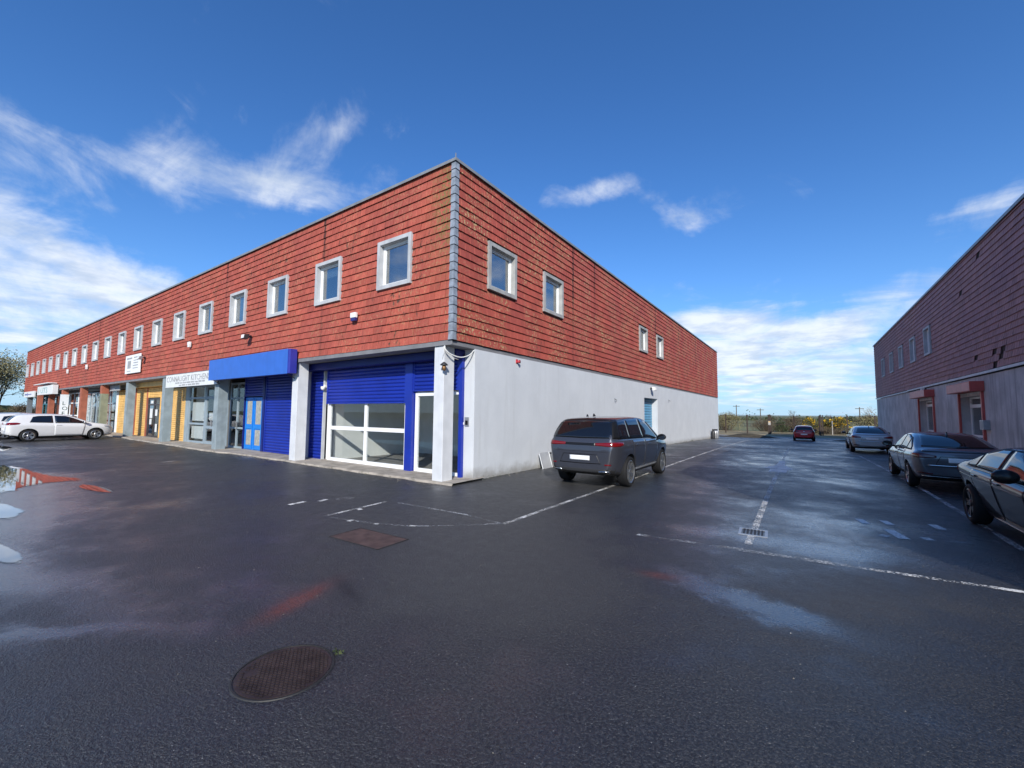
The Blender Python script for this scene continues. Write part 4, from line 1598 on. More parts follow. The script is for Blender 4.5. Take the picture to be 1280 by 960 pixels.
    def mirror_(self, x, z, mat, s_, size=1.0):
        w_ = interp(self.sp['hw'], x)
        bm = bmesh.new()
        bmesh.ops.create_uvsphere(bm, u_segments=16, v_segments=10, radius=1)
        for v in bm.verts:
            c = v.co.copy()
            c.x *= .085 * size
            c.y *= .12 * size
            c.z *= .085 * size
            if c.x < -.03 * size:
                c.x = -.03 * size
            v.co = c + Vector((x, s_ * (w_ + .10), z + .06))
        me = bpy.data.meshes.new('mirror')
        bm.to_mesh(me)
        bm.free()
        me.materials.append(mat)
        me.polygons.foreach_set('use_smooth', [True] * len(me.polygons))
        o = place('mirror', me, self.root)
        st = MB()
        st.tube([(x + .02, s_ * (w_ - .10), z - .03), (x + .01, s_ * (w_ + .06), z + .02)], .028, 8, r1=.02)
        st.build('stalk', M['gloss_black'], o, smooth=True)
        gl = MB()
        gl.box(x - .034 * size, x - .030 * size, s_ * (w_ + .10) - .09 * size, s_ * (w_ + .10) + .09 * size, z, z + .12)
        gl.build('mirror_glass', M['car_glass'], o)
        return o

    def handle(self, x, z, s_, mat):
        h, nr = self.hit((x, s_ * 1.2, z), (0, -s_, 0))
        mb = MB()
        y0, y1 = sorted((h.y - s_ * .01, h.y + s_ * .028))
        mb.box(x - .10, x + .10, y0, y1, z - .013, z + .013)
        return mb.build('door_handle', mat, self.root, bevel=.008)

    def door(self, low, high, s_, parent=None):
        """door skin a few millimetres proud over a dark shut line"""
        g = .007
        cx = sum(p[0] for p in low + high) / len(low + high)
        cz = sum(p[1] for p in low + high) / len(low + high)
        def grow(pl, up):
            return [(p[0] + (g if p[0] > cx else -g), p[1] + (g if up else -g)) for p in pl]
        dr = self.side('door', low, high, self.paint, s_, .0045, n=18, m=10)
        self.side('shut_line', grow(low, False), grow(high, True), M['gap'], s_, .0012, n=18, m=10, parent=dr)
        return dr


def common(c, lower_rear=True):
    pass


# ---------------------------------------------------------------- specs (x forward, z up, metres)
SUV = dict(r=.385, rimf=.76, tw=.275, xr=-1.47, xf=1.52, tumble=.36, arch=.06, sill=.5, sillh=.10, spokes=5,
           top=[(-2.47, .90), (-2.46, 1.06), (-2.42, 1.22), (-2.31, 1.40), (-2.16, 1.60), (-2.07, 1.70), (-1.95, 1.75), (-1.5, 1.785), (-.8, 1.815), (0, 1.815), (.45, 1.77), (.75, 1.66), (1.15, 1.38), (1.42, 1.21), (1.6, 1.165), (2.1, 1.10), (2.32, 1.02), (2.44, .86), (2.46, .74)],
           belt=[(-2.47, 1.20), (-1.5, 1.225), (0, 1.19), (1.3, 1.11), (2.46, .98)],
           hw=[(-2.47, .76), (-2.43, .86), (-2.30, .935), (-2.0, .98), (-1.4, 1.0), (1.4, 1.0), (1.9, .98), (2.2, .93), (2.38, .83), (2.46, .70)],
           bot=[(-2.47, .42), (-2.2, .33), (-1.9, .28), (1.9, .26), (2.3, .28), (2.46, .34)],
           st=[-2.47, -2.45, -2.38, -2.28, -2.14, -2.02, -1.85, -1.5, -1.1, -.6, -.1, .35, .65, .95, 1.2, 1.42, 1.65, 1.95, 2.2, 2.35, 2.44, 2.46])
LIFT = dict(r=.325, rimf=.72, tw=.215, xr=-1.36, xf=1.33, tumble=.48, sill=.34, sillh=.06, spokes=5,
            top=[(-2.33, .80), (-2.32, .96), (-2.27, 1.035), (-2.10, 1.055), (-1.9, 1.09), (-1.5, 1.245), (-1.0, 1.395), (-.6, 1.455), (-.1, 1.47), (.3, 1.44), (.6, 1.35), (1.0, 1.13), (1.25, 1.0), (1.45, .955), (1.9, .89), (2.2, .80), (2.32, .68), (2.34, .6)],
            belt=[(-2.33, 1.0), (-1.8, .985), (-1.0, .965), (0, .94), (1.2, .89), (2.34, .74)],
            hw=[(-2.33, .74), (-2.28, .83), (-2.12, .885), (-1.8, .905), (-1.2, .915), (1.3, .915), (1.8, .89), (2.1, .82), (2.27, .70), (2.34, .55)],
            bot=[(-2.33, .42), (-2.15, .31), (-1.8, .24), (-1.0, .19), (1.6, .19), (2.1, .22), (2.34, .28)],
            st=[-2.33, -2.315, -2.26, -2.12, -1.92, -1.7, -1.4, -1.05, -.7, -.3, .1, .4, .7, 1.0, 1.22, 1.45, 1.75, 2.0, 2.2, 2.31, 2.34])
SALOON = dict(zf=.86, tuck=.10, r=.34, rimf=.74, tw=.24, xr=-1.43, xf=1.47, tumble=.50, sill=.34, sillh=.05, spokes=5,
              top=[(-2.38, .78), (-2.37, .98), (-2.32, 1.045), (-2.1, 1.06), (-1.75, 1.085), (-1.55, 1.15), (-1.15, 1.32), (-.75, 1.415), (-.25, 1.44), (.2, 1.42), (.5, 1.345), (.95, 1.13), (1.22, 1.01), (1.4, .975), (1.9, .91), (2.2, .82), (2.34, .70), (2.38, .6)],
              belt=[(-2.38, 1.0), (-1.6, .985), (-.8, .965), (0, .945), (1.2, .905), (2.38, .76)],
              hw=[(-2.38, .70), (-2.33, .80), (-2.17, .87), (-1.85, .91), (-1.3, .925), (1.4, .925), (1.85, .90), (2.15, .83), (2.32, .70), (2.38, .55)],
              bot=[(-2.38, .42), (-2.2, .31), (-1.85, .24), (-1.0, .19), (1.7, .19), (2.15, .22), (2.38, .28)],
              st=[-2.38, -2.365, -2.30, -2.15, -1.92, -1.72, -1.5, -1.2, -.85, -.4, 0, .35, .65, .95, 1.2, 1.42, 1.75, 2.05, 2.22, 2.34, 2.38])
HATCH = dict(r=.315, rimf=.70, tw=.205, xr=-1.30, xf=1.33, tumble=.44, sill=.34, sillh=.06, spokes=5,
             top=[(-2.11, .72), (-2.10, .92), (-2.05, 1.06), (-1.99, 1.18), (-1.84, 1.37), (-1.70, 1.455), (-1.5, 1.48), (-.9, 1.50), (-.3, 1.50), (.1, 1.455), (.4, 1.38), (.85, 1.16), (1.15, 1.01), (1.35, .97), (1.75, .92), (2.0, .83), (2.12, .70), (2.15, .6)],
             belt=[(-2.11, .99), (-1.2, .99), (0, .95), (1.1, .91), (2.15, .76)],
             hw=[(-2.11, .68), (-2.07, .78), (-1.93, .855), (-1.6, .885), (-1.1, .895), (1.3, .895), (1.7, .87), (1.95, .79), (2.1, .66), (2.15, .52)],
             bot=[(-2.11, .40), (-1.95, .29), (-1.6, .22), (-1.0, .18), (1.5, .18), (1.95, .22), (2.15, .28)],
             st=[-2.11, -2.095, -2.04, -1.94, -1.8, -1.64, -1.45, -1.15, -.8, -.4, 0, .3, .6, .9, 1.15, 1.38, 1.65, 1.88, 2.04, 2.12, 2.15])


def front_lights(c, x, zl, zh, w_):
    for s_ in (-1, 1):
        c.patch('headlight', [(x, s_ * w_ * .50, zl + .02), (x - .1, s_ * w_ * .9, zl + .03), (x - .42, s_ * w_, zl + .12)],
                [(x, s_ * w_ * .52, zh - .03), (x - .1, s_ * w_ * .9, zh), (x - .42, s_ * w_, zh + .02)], (-1, -s_ * .75, 0), M['lamp_clear'], .006, n=14, m=4)
    c.front('grille', [(-w_ * .46, zl - .02), (w_ * .46, zl - .02)], [(-w_ * .48, zh - .06), (w_ * .48, zh - .06)], M['gloss_black'])
    c.front('lower_grille', [(-w_ * .6, zl - .30), (w_ * .6, zl - .30)], [(-w_ * .55, zl - .16), (w_ * .55, zl - .16)], M['plastic'])


# ---------------------------------------------------------------- the grey SUV by the wall
c = Car('suv_car', 'dark grey SUV parked against the pale wall of the corner unit, rear towards us', (2.80, 4.20, zg(2.5, 4)), PI / 2, SUV, M['p_suv'], M['alloy'])
c.rear('rear_window', [(-.82, 1.26), (0, 1.245), (.82, 1.26)], [(-.70, 1.65), (0, 1.675), (.70, 1.65)], M['car_glass'], n=20, m=8)
for s_ in (-1, 1):
    c.patch('pillar_cover', [(-2.3, s_ * .78, 1.25), (-2.2, s_ * .90, 1.245), (-2.0, s_ * .96, 1.245)], [(-2.1, s_ * .68, 1.665), (-2.05, s_ * .74, 1.67), (-1.9, s_ * .80, 1.67)], (1, -s_ * 1.0, 0), M['pillar'], .005, n=14, m=8)
c.rear('spoiler', [(-.74, 1.67), (0, 1.695), (.74, 1.67)], [(-.70, 1.71), (0, 1.745), (.70, 1.71)], M['gloss_black'], .012)
for s_ in (-1, 1):
    c.side('window_surround', [(-2.16, 1.235), (-1.2, 1.215), (0, 1.19), (1.30, 1.12)], [(-1.98, 1.69), (-1.2, 1.735), (-.2, 1.755), (.42, 1.69), (1.30, 1.13)], M['pillar'], s_, .004, n=30)
    c.side('rear_quarter_window', [(-2.06, 1.26), (-1.42, 1.245)], [(-1.93, 1.64), (-1.36, 1.685)], M['car_glass'], s_, .008)
    c.side('rear_door_window', [(-1.36, 1.245), (-.32, 1.225)], [(-1.30, 1.69), (-.32, 1.715)], M['car_glass'], s_, .008)
    c.side('front_door_window', [(-.24, 1.22), (.4, 1.19), (1.02, 1.15)], [(-.24, 1.715), (.25, 1.68), (.98, 1.22)], M['car_glass'], s_, .008)
    c.door([(-1.12, .52), (-.95, .45), (-.28, .42)], [(-1.30, 1.18), (-.8, 1.175), (-.28, 1.165)], s_)
    c.door([(-.26, .42), (.85, .42)], [(-.26, 1.165), (.95, 1.11)], s_)
    c.handle(-1.0, 1.06, s_, M['p_suv'])
    c.handle(0.05, 1.04, s_, M['p_suv'])
    c.patch('tail_light', [(-2.45, s_ * .42, 1.075), (-2.4, s_ * .75, 1.06), (-2.2, s_ * .97, 1.06), (-2.0, s_ * 1.0, 1.08)],
            [(-2.45, s_ * .42, 1.135), (-2.4, s_ * .75, 1.16), (-2.2, s_ * .97, 1.165), (-2.0, s_ * 1.0, 1.145)], (1, -s_ * .7, 0), M['lamp_red'], .008, n=22, m=3)
    c.rear('reflector', [(s_ * .66, .60), (s_ * .80, .605)], [(s_ * .66, .635), (s_ * .80, .635)], M['lamp_red'], .007)
    c.rear('exhaust_trim', [(s_ * .50, .395), (s_ * .76, .405)], [(s_ * .50, .455), (s_ * .76, .47)], M['chrome'], .012)
    c.rear('exhaust', [(s_ * .525, .41), (s_ * .735, .42)], [(s_ * .525, .44), (s_ * .735, .452)], M['gap'], .018)
    c.mirror_(.98, 1.12, M['gloss_black'], s_, 1.1)
    c.side('sill_trim', [(-1.0, .385), (1.0, .385)], [(-1.0, .43), (1.0, .43)], M['steel'], s_, .010)
c.rear('tailgate_panel', [(-.42, 1.075), (.42, 1.075)], [(-.42, 1.135), (.42, 1.135)], M['gloss_black'], .007)
c.rear('plate_recess', [(-.56, .63), (0, .62), (.56, .63)], [(-.46, .86), (0, .865), (.46, .86)], M['gloss_black'], .002)
c.rear('bumper_panel', [(-.54, .648), (0, .638), (.54, .648)], [(-.445, .845), (0, .85), (.445, .845)], M['p_suv'], .004, edge=False)
c.rear('number_plate', [(-.27, .71), (.27, .71)], [(-.27, .82), (.27, .82)], M['plate'], .014)
c.rear('diffuser', [(-.80, .36), (0, .40), (.80, .36)], [(-.86, .50), (0, .50), (.86, .50)], M['plastic'], .005, n=20)
c.rear('shut_line', [(-.90, .93), (0, .922), (.90, .93)], [(-.90, .938), (0, .93), (.90, .938)], M['gap'], .002, m=1)
c.front('windscreen', [(-.78, 1.24), (0, 1.24), (.78, 1.24)], [(-.64, 1.70), (0, 1.73), (.64, 1.70)], M['car_glass'], n=20, m=8)
front_lights(c, 2.4, .78, .96, .93)
f = MB()
f.prism([(-1.62, 1.79), (-1.46, 1.80), (-1.58, 1.87)], -.012, .012, 'y')
f.build('antenna', M['gloss_black'], c.root)
f = MB()
f.prism([(-1.72, 1.785), (-1.60, 1.79), (-1.69, 1.85)], .13, .155, 'y')
f.build('fin', M['gloss_black'], c.root)

# ---------------------------------------------------------------- graphite liftback
c = Car('liftback_car', 'graphite liftback parked with its tail this way, between the silver saloon and the dark saloon', (10.66, 9.1, zg(10, 9)), PI / 2, LIFT, M['p_lift'], M['alloy'])
def lift_trim(c, rear_lamp, plate_z=.80, chrome_bar=True, tw=.905):
    P_ = c.paint
    c.rear('rear_window', [(-.66, 1.10), (0, 1.085), (.66, 1.10)], [(-.53, 1.38), (0, 1.405), (.53, 1.38)], M['car_glass'], n=20, m=8)
    for s_ in (-1, 1):
        c.side('window_surround', [(-1.72, 1.00), (-.8, .985), (.3, .965), (1.12, .93)], [(-1.60, 1.10), (-1.05, 1.30), (-.5, 1.375), (.2, 1.37), (.5, 1.29), (1.10, .96)], M['pillar'], s_, .004, n=30)
        c.side('quarter_window', [(-1.60, 1.02), (-1.12, 1.01)], [(-1.53, 1.08), (-1.10, 1.245)], M['car_glass'], s_, .008)
        c.side('rear_door_window', [(-1.05, 1.01), (-.24, 1.0)], [(-.98, 1.27), (-.55, 1.345), (-.24, 1.36)], M['car_glass'], s_, .008)
        c.side('front_door_window', [(-.18, .995), (.3, .98), (.86, .955)], [(-.18, 1.36), (.25, 1.335), (.80, 1.06)], M['car_glass'], s_, .008)
        c.door([(-1.02, .40), (-.85, .33), (-.22, .31)], [(-1.12, .955), (-.7, .955), (-.22, .945)], s_)
        c.door([(-.20, .31), (.83, .31)], [(-.20, .945), (.86, .90)], s_)
        c.handle(-.85, .86, s_, P_)
        c.handle(.10, .84, s_, P_)
        c.patch('tail_light', [(-2.33, s_ * .48, .855), (-2.28, s_ * .68, .84), (-2.12, s_ * .87, .85), (-1.98, s_ * .905, .88)],
                [(-2.33, s_ * .48, .905), (-2.28, s_ * .68, .955), (-2.12, s_ * .87, .97), (-1.98, s_ * .905, .955)], (1, -s_ * .7, 0), rear_lamp, .008, n=18, m=4)
        c.rear('reflector', [(s_ * .55, .44), (s_ * .80, .45)], [(s_ * .55, .475), (s_ * .80, .485)], M['lamp_dark'], .007)
        c.mirror_(.80, .98, P_ if P_ in (M['p_silver'], M['p_white'], M['p_red']) else M['gloss_black'], s_)
    c.rear('boot_lip', [(-.72, 1.0), (0, 1.0), (.72, 1.0)], [(-.70, 1.03), (0, 1.035), (.70, 1.03)], P_, .02, n=20, m=3)
    c.rear('plate_recess', [(-.50, plate_z - .12), (.50, plate_z - .12)], [(-.40, plate_z + .09), (.40, plate_z + .09)], M['gap'], .001)
    c.rear('boot_panel', [(-.485, plate_z - .108), (.485, plate_z - .108)], [(-.392, plate_z + .08), (.392, plate_z + .08)], P_, .003, edge=False)
    c.rear('number_plate', [(-.26, plate_z - .055), (.26, plate_z - .055)], [(-.26, plate_z + .055), (.26, plate_z + .055)], M['plate'], .014)
    c.rear('shut_line', [(-.80, .63), (0, .622), (.80, .63)], [(-.80, .638), (0, .63), (.80, .638)], M['gap'], .002, m=1)
    if chrome_bar:
        c.rear('chrome_strip', [(-.72, .375), (0, .365), (.72, .375)], [(-.74, .40), (0, .39), (.74, .40)], M['chrome'], .012, n=20, m=2)
        c.rear('bumper_insert', [(-.62, .655), (0, .65), (.62, .655)], [(-.64, .675), (0, .672), (.64, .675)], M['chrome'], .008, n=20, m=2)
    c.rear('diffuser', [(-.70, .30), (0, .31), (.70, .30)], [(-.76, .365), (0, .36), (.76, .365)], M['plastic'], .006, n=20)
    c.front('windscreen', [(-.72, 1.05), (0, 1.04), (.72, 1.05)], [(-.56, 1.37), (0, 1.40), (.56, 1.37)], M['car_glass'], n=20, m=8)
    front_lights(c, c.sp['st'][-1] - .06, .62, .78, .84)
    t = interp(c.sp['top'], -.95)
    f_ = MB()
    f_.prism([(-1.02, t - .02), (-.86, t + .015), (-.99, t + .075)], -.012, .012, 'y')
    f_.build('antenna', M['gloss_black'], c.root)
lift_trim(c, M['lamp_dark'], .80)

# ---------------------------------------------------------------- silver saloon
c = Car('saloon_car', 'pale silver saloon, farthest of the cars parked along the shaded building', (10.55, 24.6, zg(10, 24)), PI / 2, dict(LIFT, hw=[(x, w_ + .015) for x, w_ in LIFT['hw']], top=[(x, z + (.02 if -1.6 < x < .6 else .0)) for x, z in LIFT['top']]), M['p_silver'], M['alloy'])
lift_trim(c, M['lamp_red'], .80)

# ---------------------------------------------------------------- dark saloon at the right edge
c = Car('dark_saloon_car', 'dark blue grey saloon with black alloys, nearest on the right and facing this way', (10.73, 1.36, zg(10, 1)), -PI / 2, dict(SALOON, spokes=5), M['p_dark'], M['alloy_dark'])
c.rear('rear_window', [(-.66, 1.13), (0, 1.12), (.66, 1.13)], [(-.53, 1.36), (0, 1.38), (.53, 1.36)], M['car_glass'], n=20, m=8)
for s_ in (-1, 1):
    c.side('chrome_surround', [(-1.66, .985), (-.8, .985), (.3, .97), (1.10, .935)], [(-1.60, 1.03), (-1.10, 1.285), (-.55, 1.375), (.10, 1.375), (.45, 1.29), (1.08, .96)], M['chrome'], s_, .004, n=34)
    c.side('window_surround', [(-1.62, .998), (-.8, .998), (.3, .983), (1.07, .945)], [(-1.58, 1.03), (-1.09, 1.268), (-.55, 1.358), (.10, 1.358), (.44, 1.274), (1.05, .965)], M['pillar'], s_, .007, n=34)
    c.side('quarter_window', [(-1.52, 1.02), (-1.16, 1.02)], [(-1.49, 1.05), (-1.14, 1.215)], M['car_glass'], s_, .011)
    c.side('rear_door_window', [(-1.10, 1.02), (-.20, 1.01)], [(-1.05, 1.24), (-.6, 1.325), (-.20, 1.343)], M['car_glass'], s_, .011)
    c.side('front_door_window', [(-.10, 1.01), (.3, 1.0), (.84, .975)], [(-.10, 1.343), (.22, 1.325), (.80, 1.06)], M['car_glass'], s_, .011)
    c.door([(-1.08, .42), (-.92, .33), (-.18, .30)], [(-1.20, .965), (-.7, .965), (-.18, .955)], s_)
    c.door([(-.16, .30), (.95, .30)], [(-.16, .955), (.98, .915)], s_)
    c.handle(-.95, .88, s_, M['p_dark'])
    c.handle(.05, .86, s_, M['p_dark'])
    c.side('sill_strip', [(-1.0, .235), (1.02, .235)], [(-1.0, .262), (1.02, .262)], M['chrome'], s_, .012, m=2)
    c.side('crease', [(-1.9, .845), (-.5, .815), (.9, .79)], [(-1.9, .853), (-.5, .823), (.9, .798)], M['p_dark'], s_, .010, n=24, m=2)
    c.mirror_(.82, .99, M['gloss_black'], s_, 1.15)
    c.patch('tail_light', [(-2.38, s_ * .45, .84), (-2.3, s_ * .7, .83), (-2.1, s_ * .89, .86)], [(-2.38, s_ * .45, .93), (-2.3, s_ * .7, .95), (-2.1, s_ * .89, .94)], (1, -s_ * .7, 0), M['lamp_red'], .008)
    c.side('side_marker', [(1.32, .71), (1.42, .71)], [(1.32, .74), (1.42, .74)], M['lamp_clear'], s_, .010)
c.front('windscreen', [(-.72, 1.06), (0, 1.05), (.72, 1.06)], [(-.56, 1.35), (0, 1.38), (.56, 1.35)], M['car_glass'], n=20, m=8)
c.rear('number_plate', [(-.26, .72), (.26, .72)], [(-.26, .83), (.26, .83)], M['plate'], .014)
front_lights(c, 2.32, .62, .80, .86)

# ---------------------------------------------------------------- hatchbacks
def hatch_trim(c, two_door=True, lamp=None, plate_z=.60):
    P_ = c.paint
    c.rear('rear_window', [(-.66, 1.07), (0, 1.06), (.66, 1.07)], [(-.56, 1.345), (0, 1.365), (.56, 1.345)], M['car_glass'], n=18, m=7)
    for s_ in (-1, 1):
        if two_door:
            c.side('rear_quarter_window', [(-1.30, 1.02), (-.42, .985)], [(-1.18, 1.32), (-1.0, 1.37), (-.45, 1.385)], M['car_glass'], s_, .008)
            c.side('front_door_window', [(-.34, .985), (.3, .97), (1.0, .935)], [(-.37, 1.385), (.05, 1.37), (.35, 1.27), (.95, .97)], M['car_glass'], s_, .008)
            c.door([(-.35, .30), (.80, .30)], [(-.38, .955), (.88, .90)], s_)
            c.handle(-.20, .86, s_, P_)
        else:
            c.side('rear_door_window', [(-1.45, 1.03), (-.34, .985)], [(-1.35, 1.30), (-1.1, 1.345), (-.34, 1.365)], M['car_glass'], s_, .008)
            c.side('front_door_window', [(-.26, .985), (.3, .97), (1.0, .935)], [(-.26, 1.365), (.05, 1.35), (.35, 1.26), (.95, .97)], M['car_glass'], s_, .008)
            c.door([(-.28, .30), (.80, .30)], [(-.30, .955), (.88, .90)], s_)
            c.handle(-.15, .86, s_, P_)
        c.patch('tail_light', [(-2.10, s_ * .46, .90), (-2.02, s_ * .70, .88), (-1.85, s_ * .87, .895), (-1.72, s_ * .89, .92)],
                [(-2.10, s_ * .48, 1.0), (-2.02, s_ * .70, 1.02), (-1.85, s_ * .87, 1.02), (-1.70, s_ * .89, .985)], (1, -s_ * .75, 0), lamp or M['lamp_red'], .008, n=16, m=4)
        c.mirror_(.78, .97, P_, s_, .95)
        c.side('sill_trim', [(-.92, .245), (.92, .245)], [(-.92, .285), (.92, .285)], M['plastic'], s_, .006, m=2)
    c.rear('number_plate', [(-.26, plate_z), (.26, plate_z)], [(-.26, plate_z + .11), (.26, plate_z + .11)], M['plate'], .012)
    c.rear('shut_line', [(-.72, .56), (0, .552), (.72, .56)], [(-.72, .568), (0, .56), (.72, .568)], M['gap'], .002, m=1)
    c.rear('badge', [(-.05, .90), (.05, .90)], [(-.05, .98), (.05, .98)], M['chrome'], .01, n=4, m=2)
    c.rear('diffuser', [(-.66, .28), (0, .28), (.66, .28)], [(-.70, .38), (0, .37), (.70, .38)], M['plastic'], .006, n=18)
    c.front('windscreen', [(-.70, 1.04), (0, 1.03), (.70, 1.04)], [(-.56, 1.38), (0, 1.41), (.56, 1.38)], M['car_glass'], n=18, m=7)
    front_lights(c, 2.1, .62, .79, .82)
    f_ = MB()
    f_.tube([(-1.42, 0, 1.44), (-1.56, 0, 1.52)], .006, 6)
    f_.build('antenna', M['gloss_black'], c.root)


c = Car('hatchback_car', 'white three door hatchback with dark alloys parked nose in to the shops', (-27.75, -2.85, zg(-27, 0)), PI / 2 + R(2), HATCH, M['p_white'], M['alloy'])
hatch_trim(c, True)
c = Car('hatchback_car', 'white hatchback cut off by the left edge, behind the white three door car', (-30.8, -3.4, zg(-30, 0)), PI / 2, HATCH, M['p_white'], M['alloy'])
hatch_trim(c, False)
c = Car('hatchback_car', 'black hatchback at the far left of which only the roof shows over the white cars', (-34.6, -3.3, zg(-34, 0)), PI / 2, HATCH, M['p_black'], M['alloy_dark'])
hatch_trim(c, False)
c = Car('hatchback_car', 'small red hatchback seen from behind at the far end of the lane', (7.45, 43.0, zg(7, 43)), PI / 2 + R(1), HATCH, M['p_red'], M['alloy'])
hatch_trim(c, False, M['lamp_dark'], .62)

# ================================================================== SIGNS AND FITTINGS
def text_obj(txt, size, mat, parent, loc, rz=0.0, depth=.006, sx=1.0, name='lettering', align='LEFT'):
    """raised letters standing upright on a face that looks along -y (turned by rz)"""
    cu = bpy.data.curves.new('t', 'FONT')
    cu.body = txt
    cu.size = size
    cu.extrude = depth
    cu.align_x = align
    cu.resolution_u = 3
    tmp = bpy.data.objects.new('t', cu)
    COL.objects.link(tmp)
    dg_ = bpy.context.evaluated_depsgraph_get()
    me = bpy.data.meshes.new_from_object(tmp.evaluated_get(dg_))
    bpy.data.objects.remove(tmp)
    me.transform(Matrix.Rotation(PI / 2, 4, 'X') @ Matrix.Diagonal((sx, 1, 1, 1)))
    me.materials.clear()
    me.materials.append(mat)
    me.name = name
    return place(name, me, parent, loc, rz)


# blank blue fascia box
t = thing('shop_sign', 'big blank blue fascia box standing out over the grey door and the blue door', 'sign', (-11, -.06, 3.2))
s = MB()
s.box(-3.45, 3.50, -.26, -.002, .012, .89)
s.build('sign_box', M['blue_sign_dark'], t, bevel=.012)
s = MB()
s.box(-3.46, 3.36, -.275, -.262, .0, .90)
s.build('face', M['blue_sign'], t, bevel=.006)
s = MB()
for x in (-3.2, 3.2):
    s.tube([(x, -.2, .03), (x, .10, -.14)], .015, 6)
s.build('bracket', M['dark_metal'], t)

t = thing('shop_sign', 'white board of grey capitals over the kitchen shop, partly hidden by the blue fascia', 'sign', (-17.6, -.03, 3.06))
s = MB()
s.box(-3.33, 3.2, 0, .05, 0, .66)
s.build('board', M['sign_white'], t, bevel=.006)
text_obj('CONNAUGHT KITCHENS', .40, M['print_mid'], t, (-3.18, -.003, .29), sx=1.22)
s = MB()
rk = random.Random(3)
for x0, x1, z0 in ((-1.9, 1.9, .17), (-1.4, 1.3, .05)):
    x = x0
    while x < x1:
        l_ = rk.uniform(.12, .5)
        s.box(x, min(x + l_, x1), -.004, -.001, z0, z0 + rk.uniform(.055, .085))
        x += l_ + .07
o = s.build('print', M['print_mid'], t)
o['kind'] = 'stuff'

t = thing('notice_board', 'white notice board with faint print fixed on the red tiles above the yellow unit', 'sign', (-26.8, -.10, 4.14))
s = MB()
s.box(-1.48, 1.48, 0, .05, 0, 1.15)
s.build('board', M['white_paint'], t, bevel=.006)
s = MB()
for (a, b_, c, e) in ((-1.2, -.1, .90, 1.0), (.2, 1.2, .93, 1.0), (.15, 1.1, .76, .82), (.15, 1.1, .60, .66), (.1, 1.1, .44, .5), (.1, 1.1, .28, .33), (-1.1, -.3, .12, .17)):
    s.box(a, b_, -.004, -.001, c, e)
s.build('print', M['print_mid'], t)
s = MB()
s.box(-1.0, -.3, -.004, -.001, .32, .80)
s.build('picture', M['print_mid'], t)

t = thing('shop_sign', 'grey sign board tucked under the tiles over the window with notices', 'sign', (-34.2, .5, 3.2))
s = MB()
s.box(-2.0, 2.2, 0, .06, .02, .43)
s.build('board', M['sign_grey'], t, bevel=.006)
s = MB()
s.box(.5, 1.1, -.005, -.001, .1, .22)
s.build('print', M['sign_white'], t)

t = thing('shop_sign', 'tall narrow white sign with LOFT in upright letters on a red column', 'sign', (-47.57, .2, .7))
s = MB()
s.box(0, .05, -.28, .27, 0, 2.5)
s.build('board', M['white_paint'], t)
for i, ch in enumerate('LOFT'):
    text_obj(ch, .46, M['green_text'], t, (.053, -.13, 1.55 - i * .46), PI / 2, depth=.004)

t = thing('shop_sign', 'white box sign with teal letters hung below a pale canopy strip', 'sign', (-52.5, -.42, 3.26))
s = MB()
s.box(-3.9, 3.7, 0, .36, 0, .86)
s.build('sign_box', M['sign_white'], t, bevel=.01)
text_obj('I UTS', .75, M['teal_text'], t, (-3.3, -.003, .16), sx=2.7)
s = MB()
s.box(-4.3, 3.0, -.25, .36, 1.0, 1.06)
s.build('canopy', M['white_paint'], t)

t = thing('shop_sign', 'white sign with small violet print over the last shop of the row', 'sign', (-64.2, -.10, 3.18))
s = MB()
s.box(-3.5, 3.2, 0, .12, 0, .64)
s.build('board', M['sign_white'], t, bevel=.01)
s = MB()
s.lathe([(0, -.006), (.22, -.006), (.22, .0)], 20, 'y', (-1.0, 0, .32))
s.box(-2.9, -1.3, -.005, -.001, .24, .40)
s.box(-.7, 1.6, -.005, -.001, .27, .37)
s.build('print', M['print_blue'], t)


def alarm_box(x, z, label, navy=False, sz=.26):
    t_ = thing('alarm_box', label, 'alarm box', (x, -.03, z))
    s_ = MB()
    s_.prism([(-sz * .5, sz * .55), (sz * .5, sz * .55), (sz * .5, -sz * .1), (-sz * .5, -sz * .1)], -.10, 0, 'y')
    s_.build('cover', M['white_plastic'], t_, bevel=.015)
    s_ = MB()
    s_.prism([(-sz * .48, -sz * .1), (sz * .48, -sz * .1), (sz * .40, -sz * .5), (-sz * .40, -sz * .5)], -.09, 0, 'y')
    s_.build('strobe', M['navy_plastic'] if navy else M['white_plastic'], t_, bevel=.01)
    return t_
alarm_box(-4.18, 4.86, 'small alarm box, white above and navy below, on the tiles beside the corner unit', True)
alarm_box(-17.77, 5.15, 'small white alarm box on the tiles over the kitchen shop', False)
alarm_box(-38.63, 5.18, 'nearer of two tiny pale boxes far along the red tiles', False, .34)
alarm_box(-45.38, 5.16, 'farther of two tiny pale boxes far along the red tiles', False, .34)


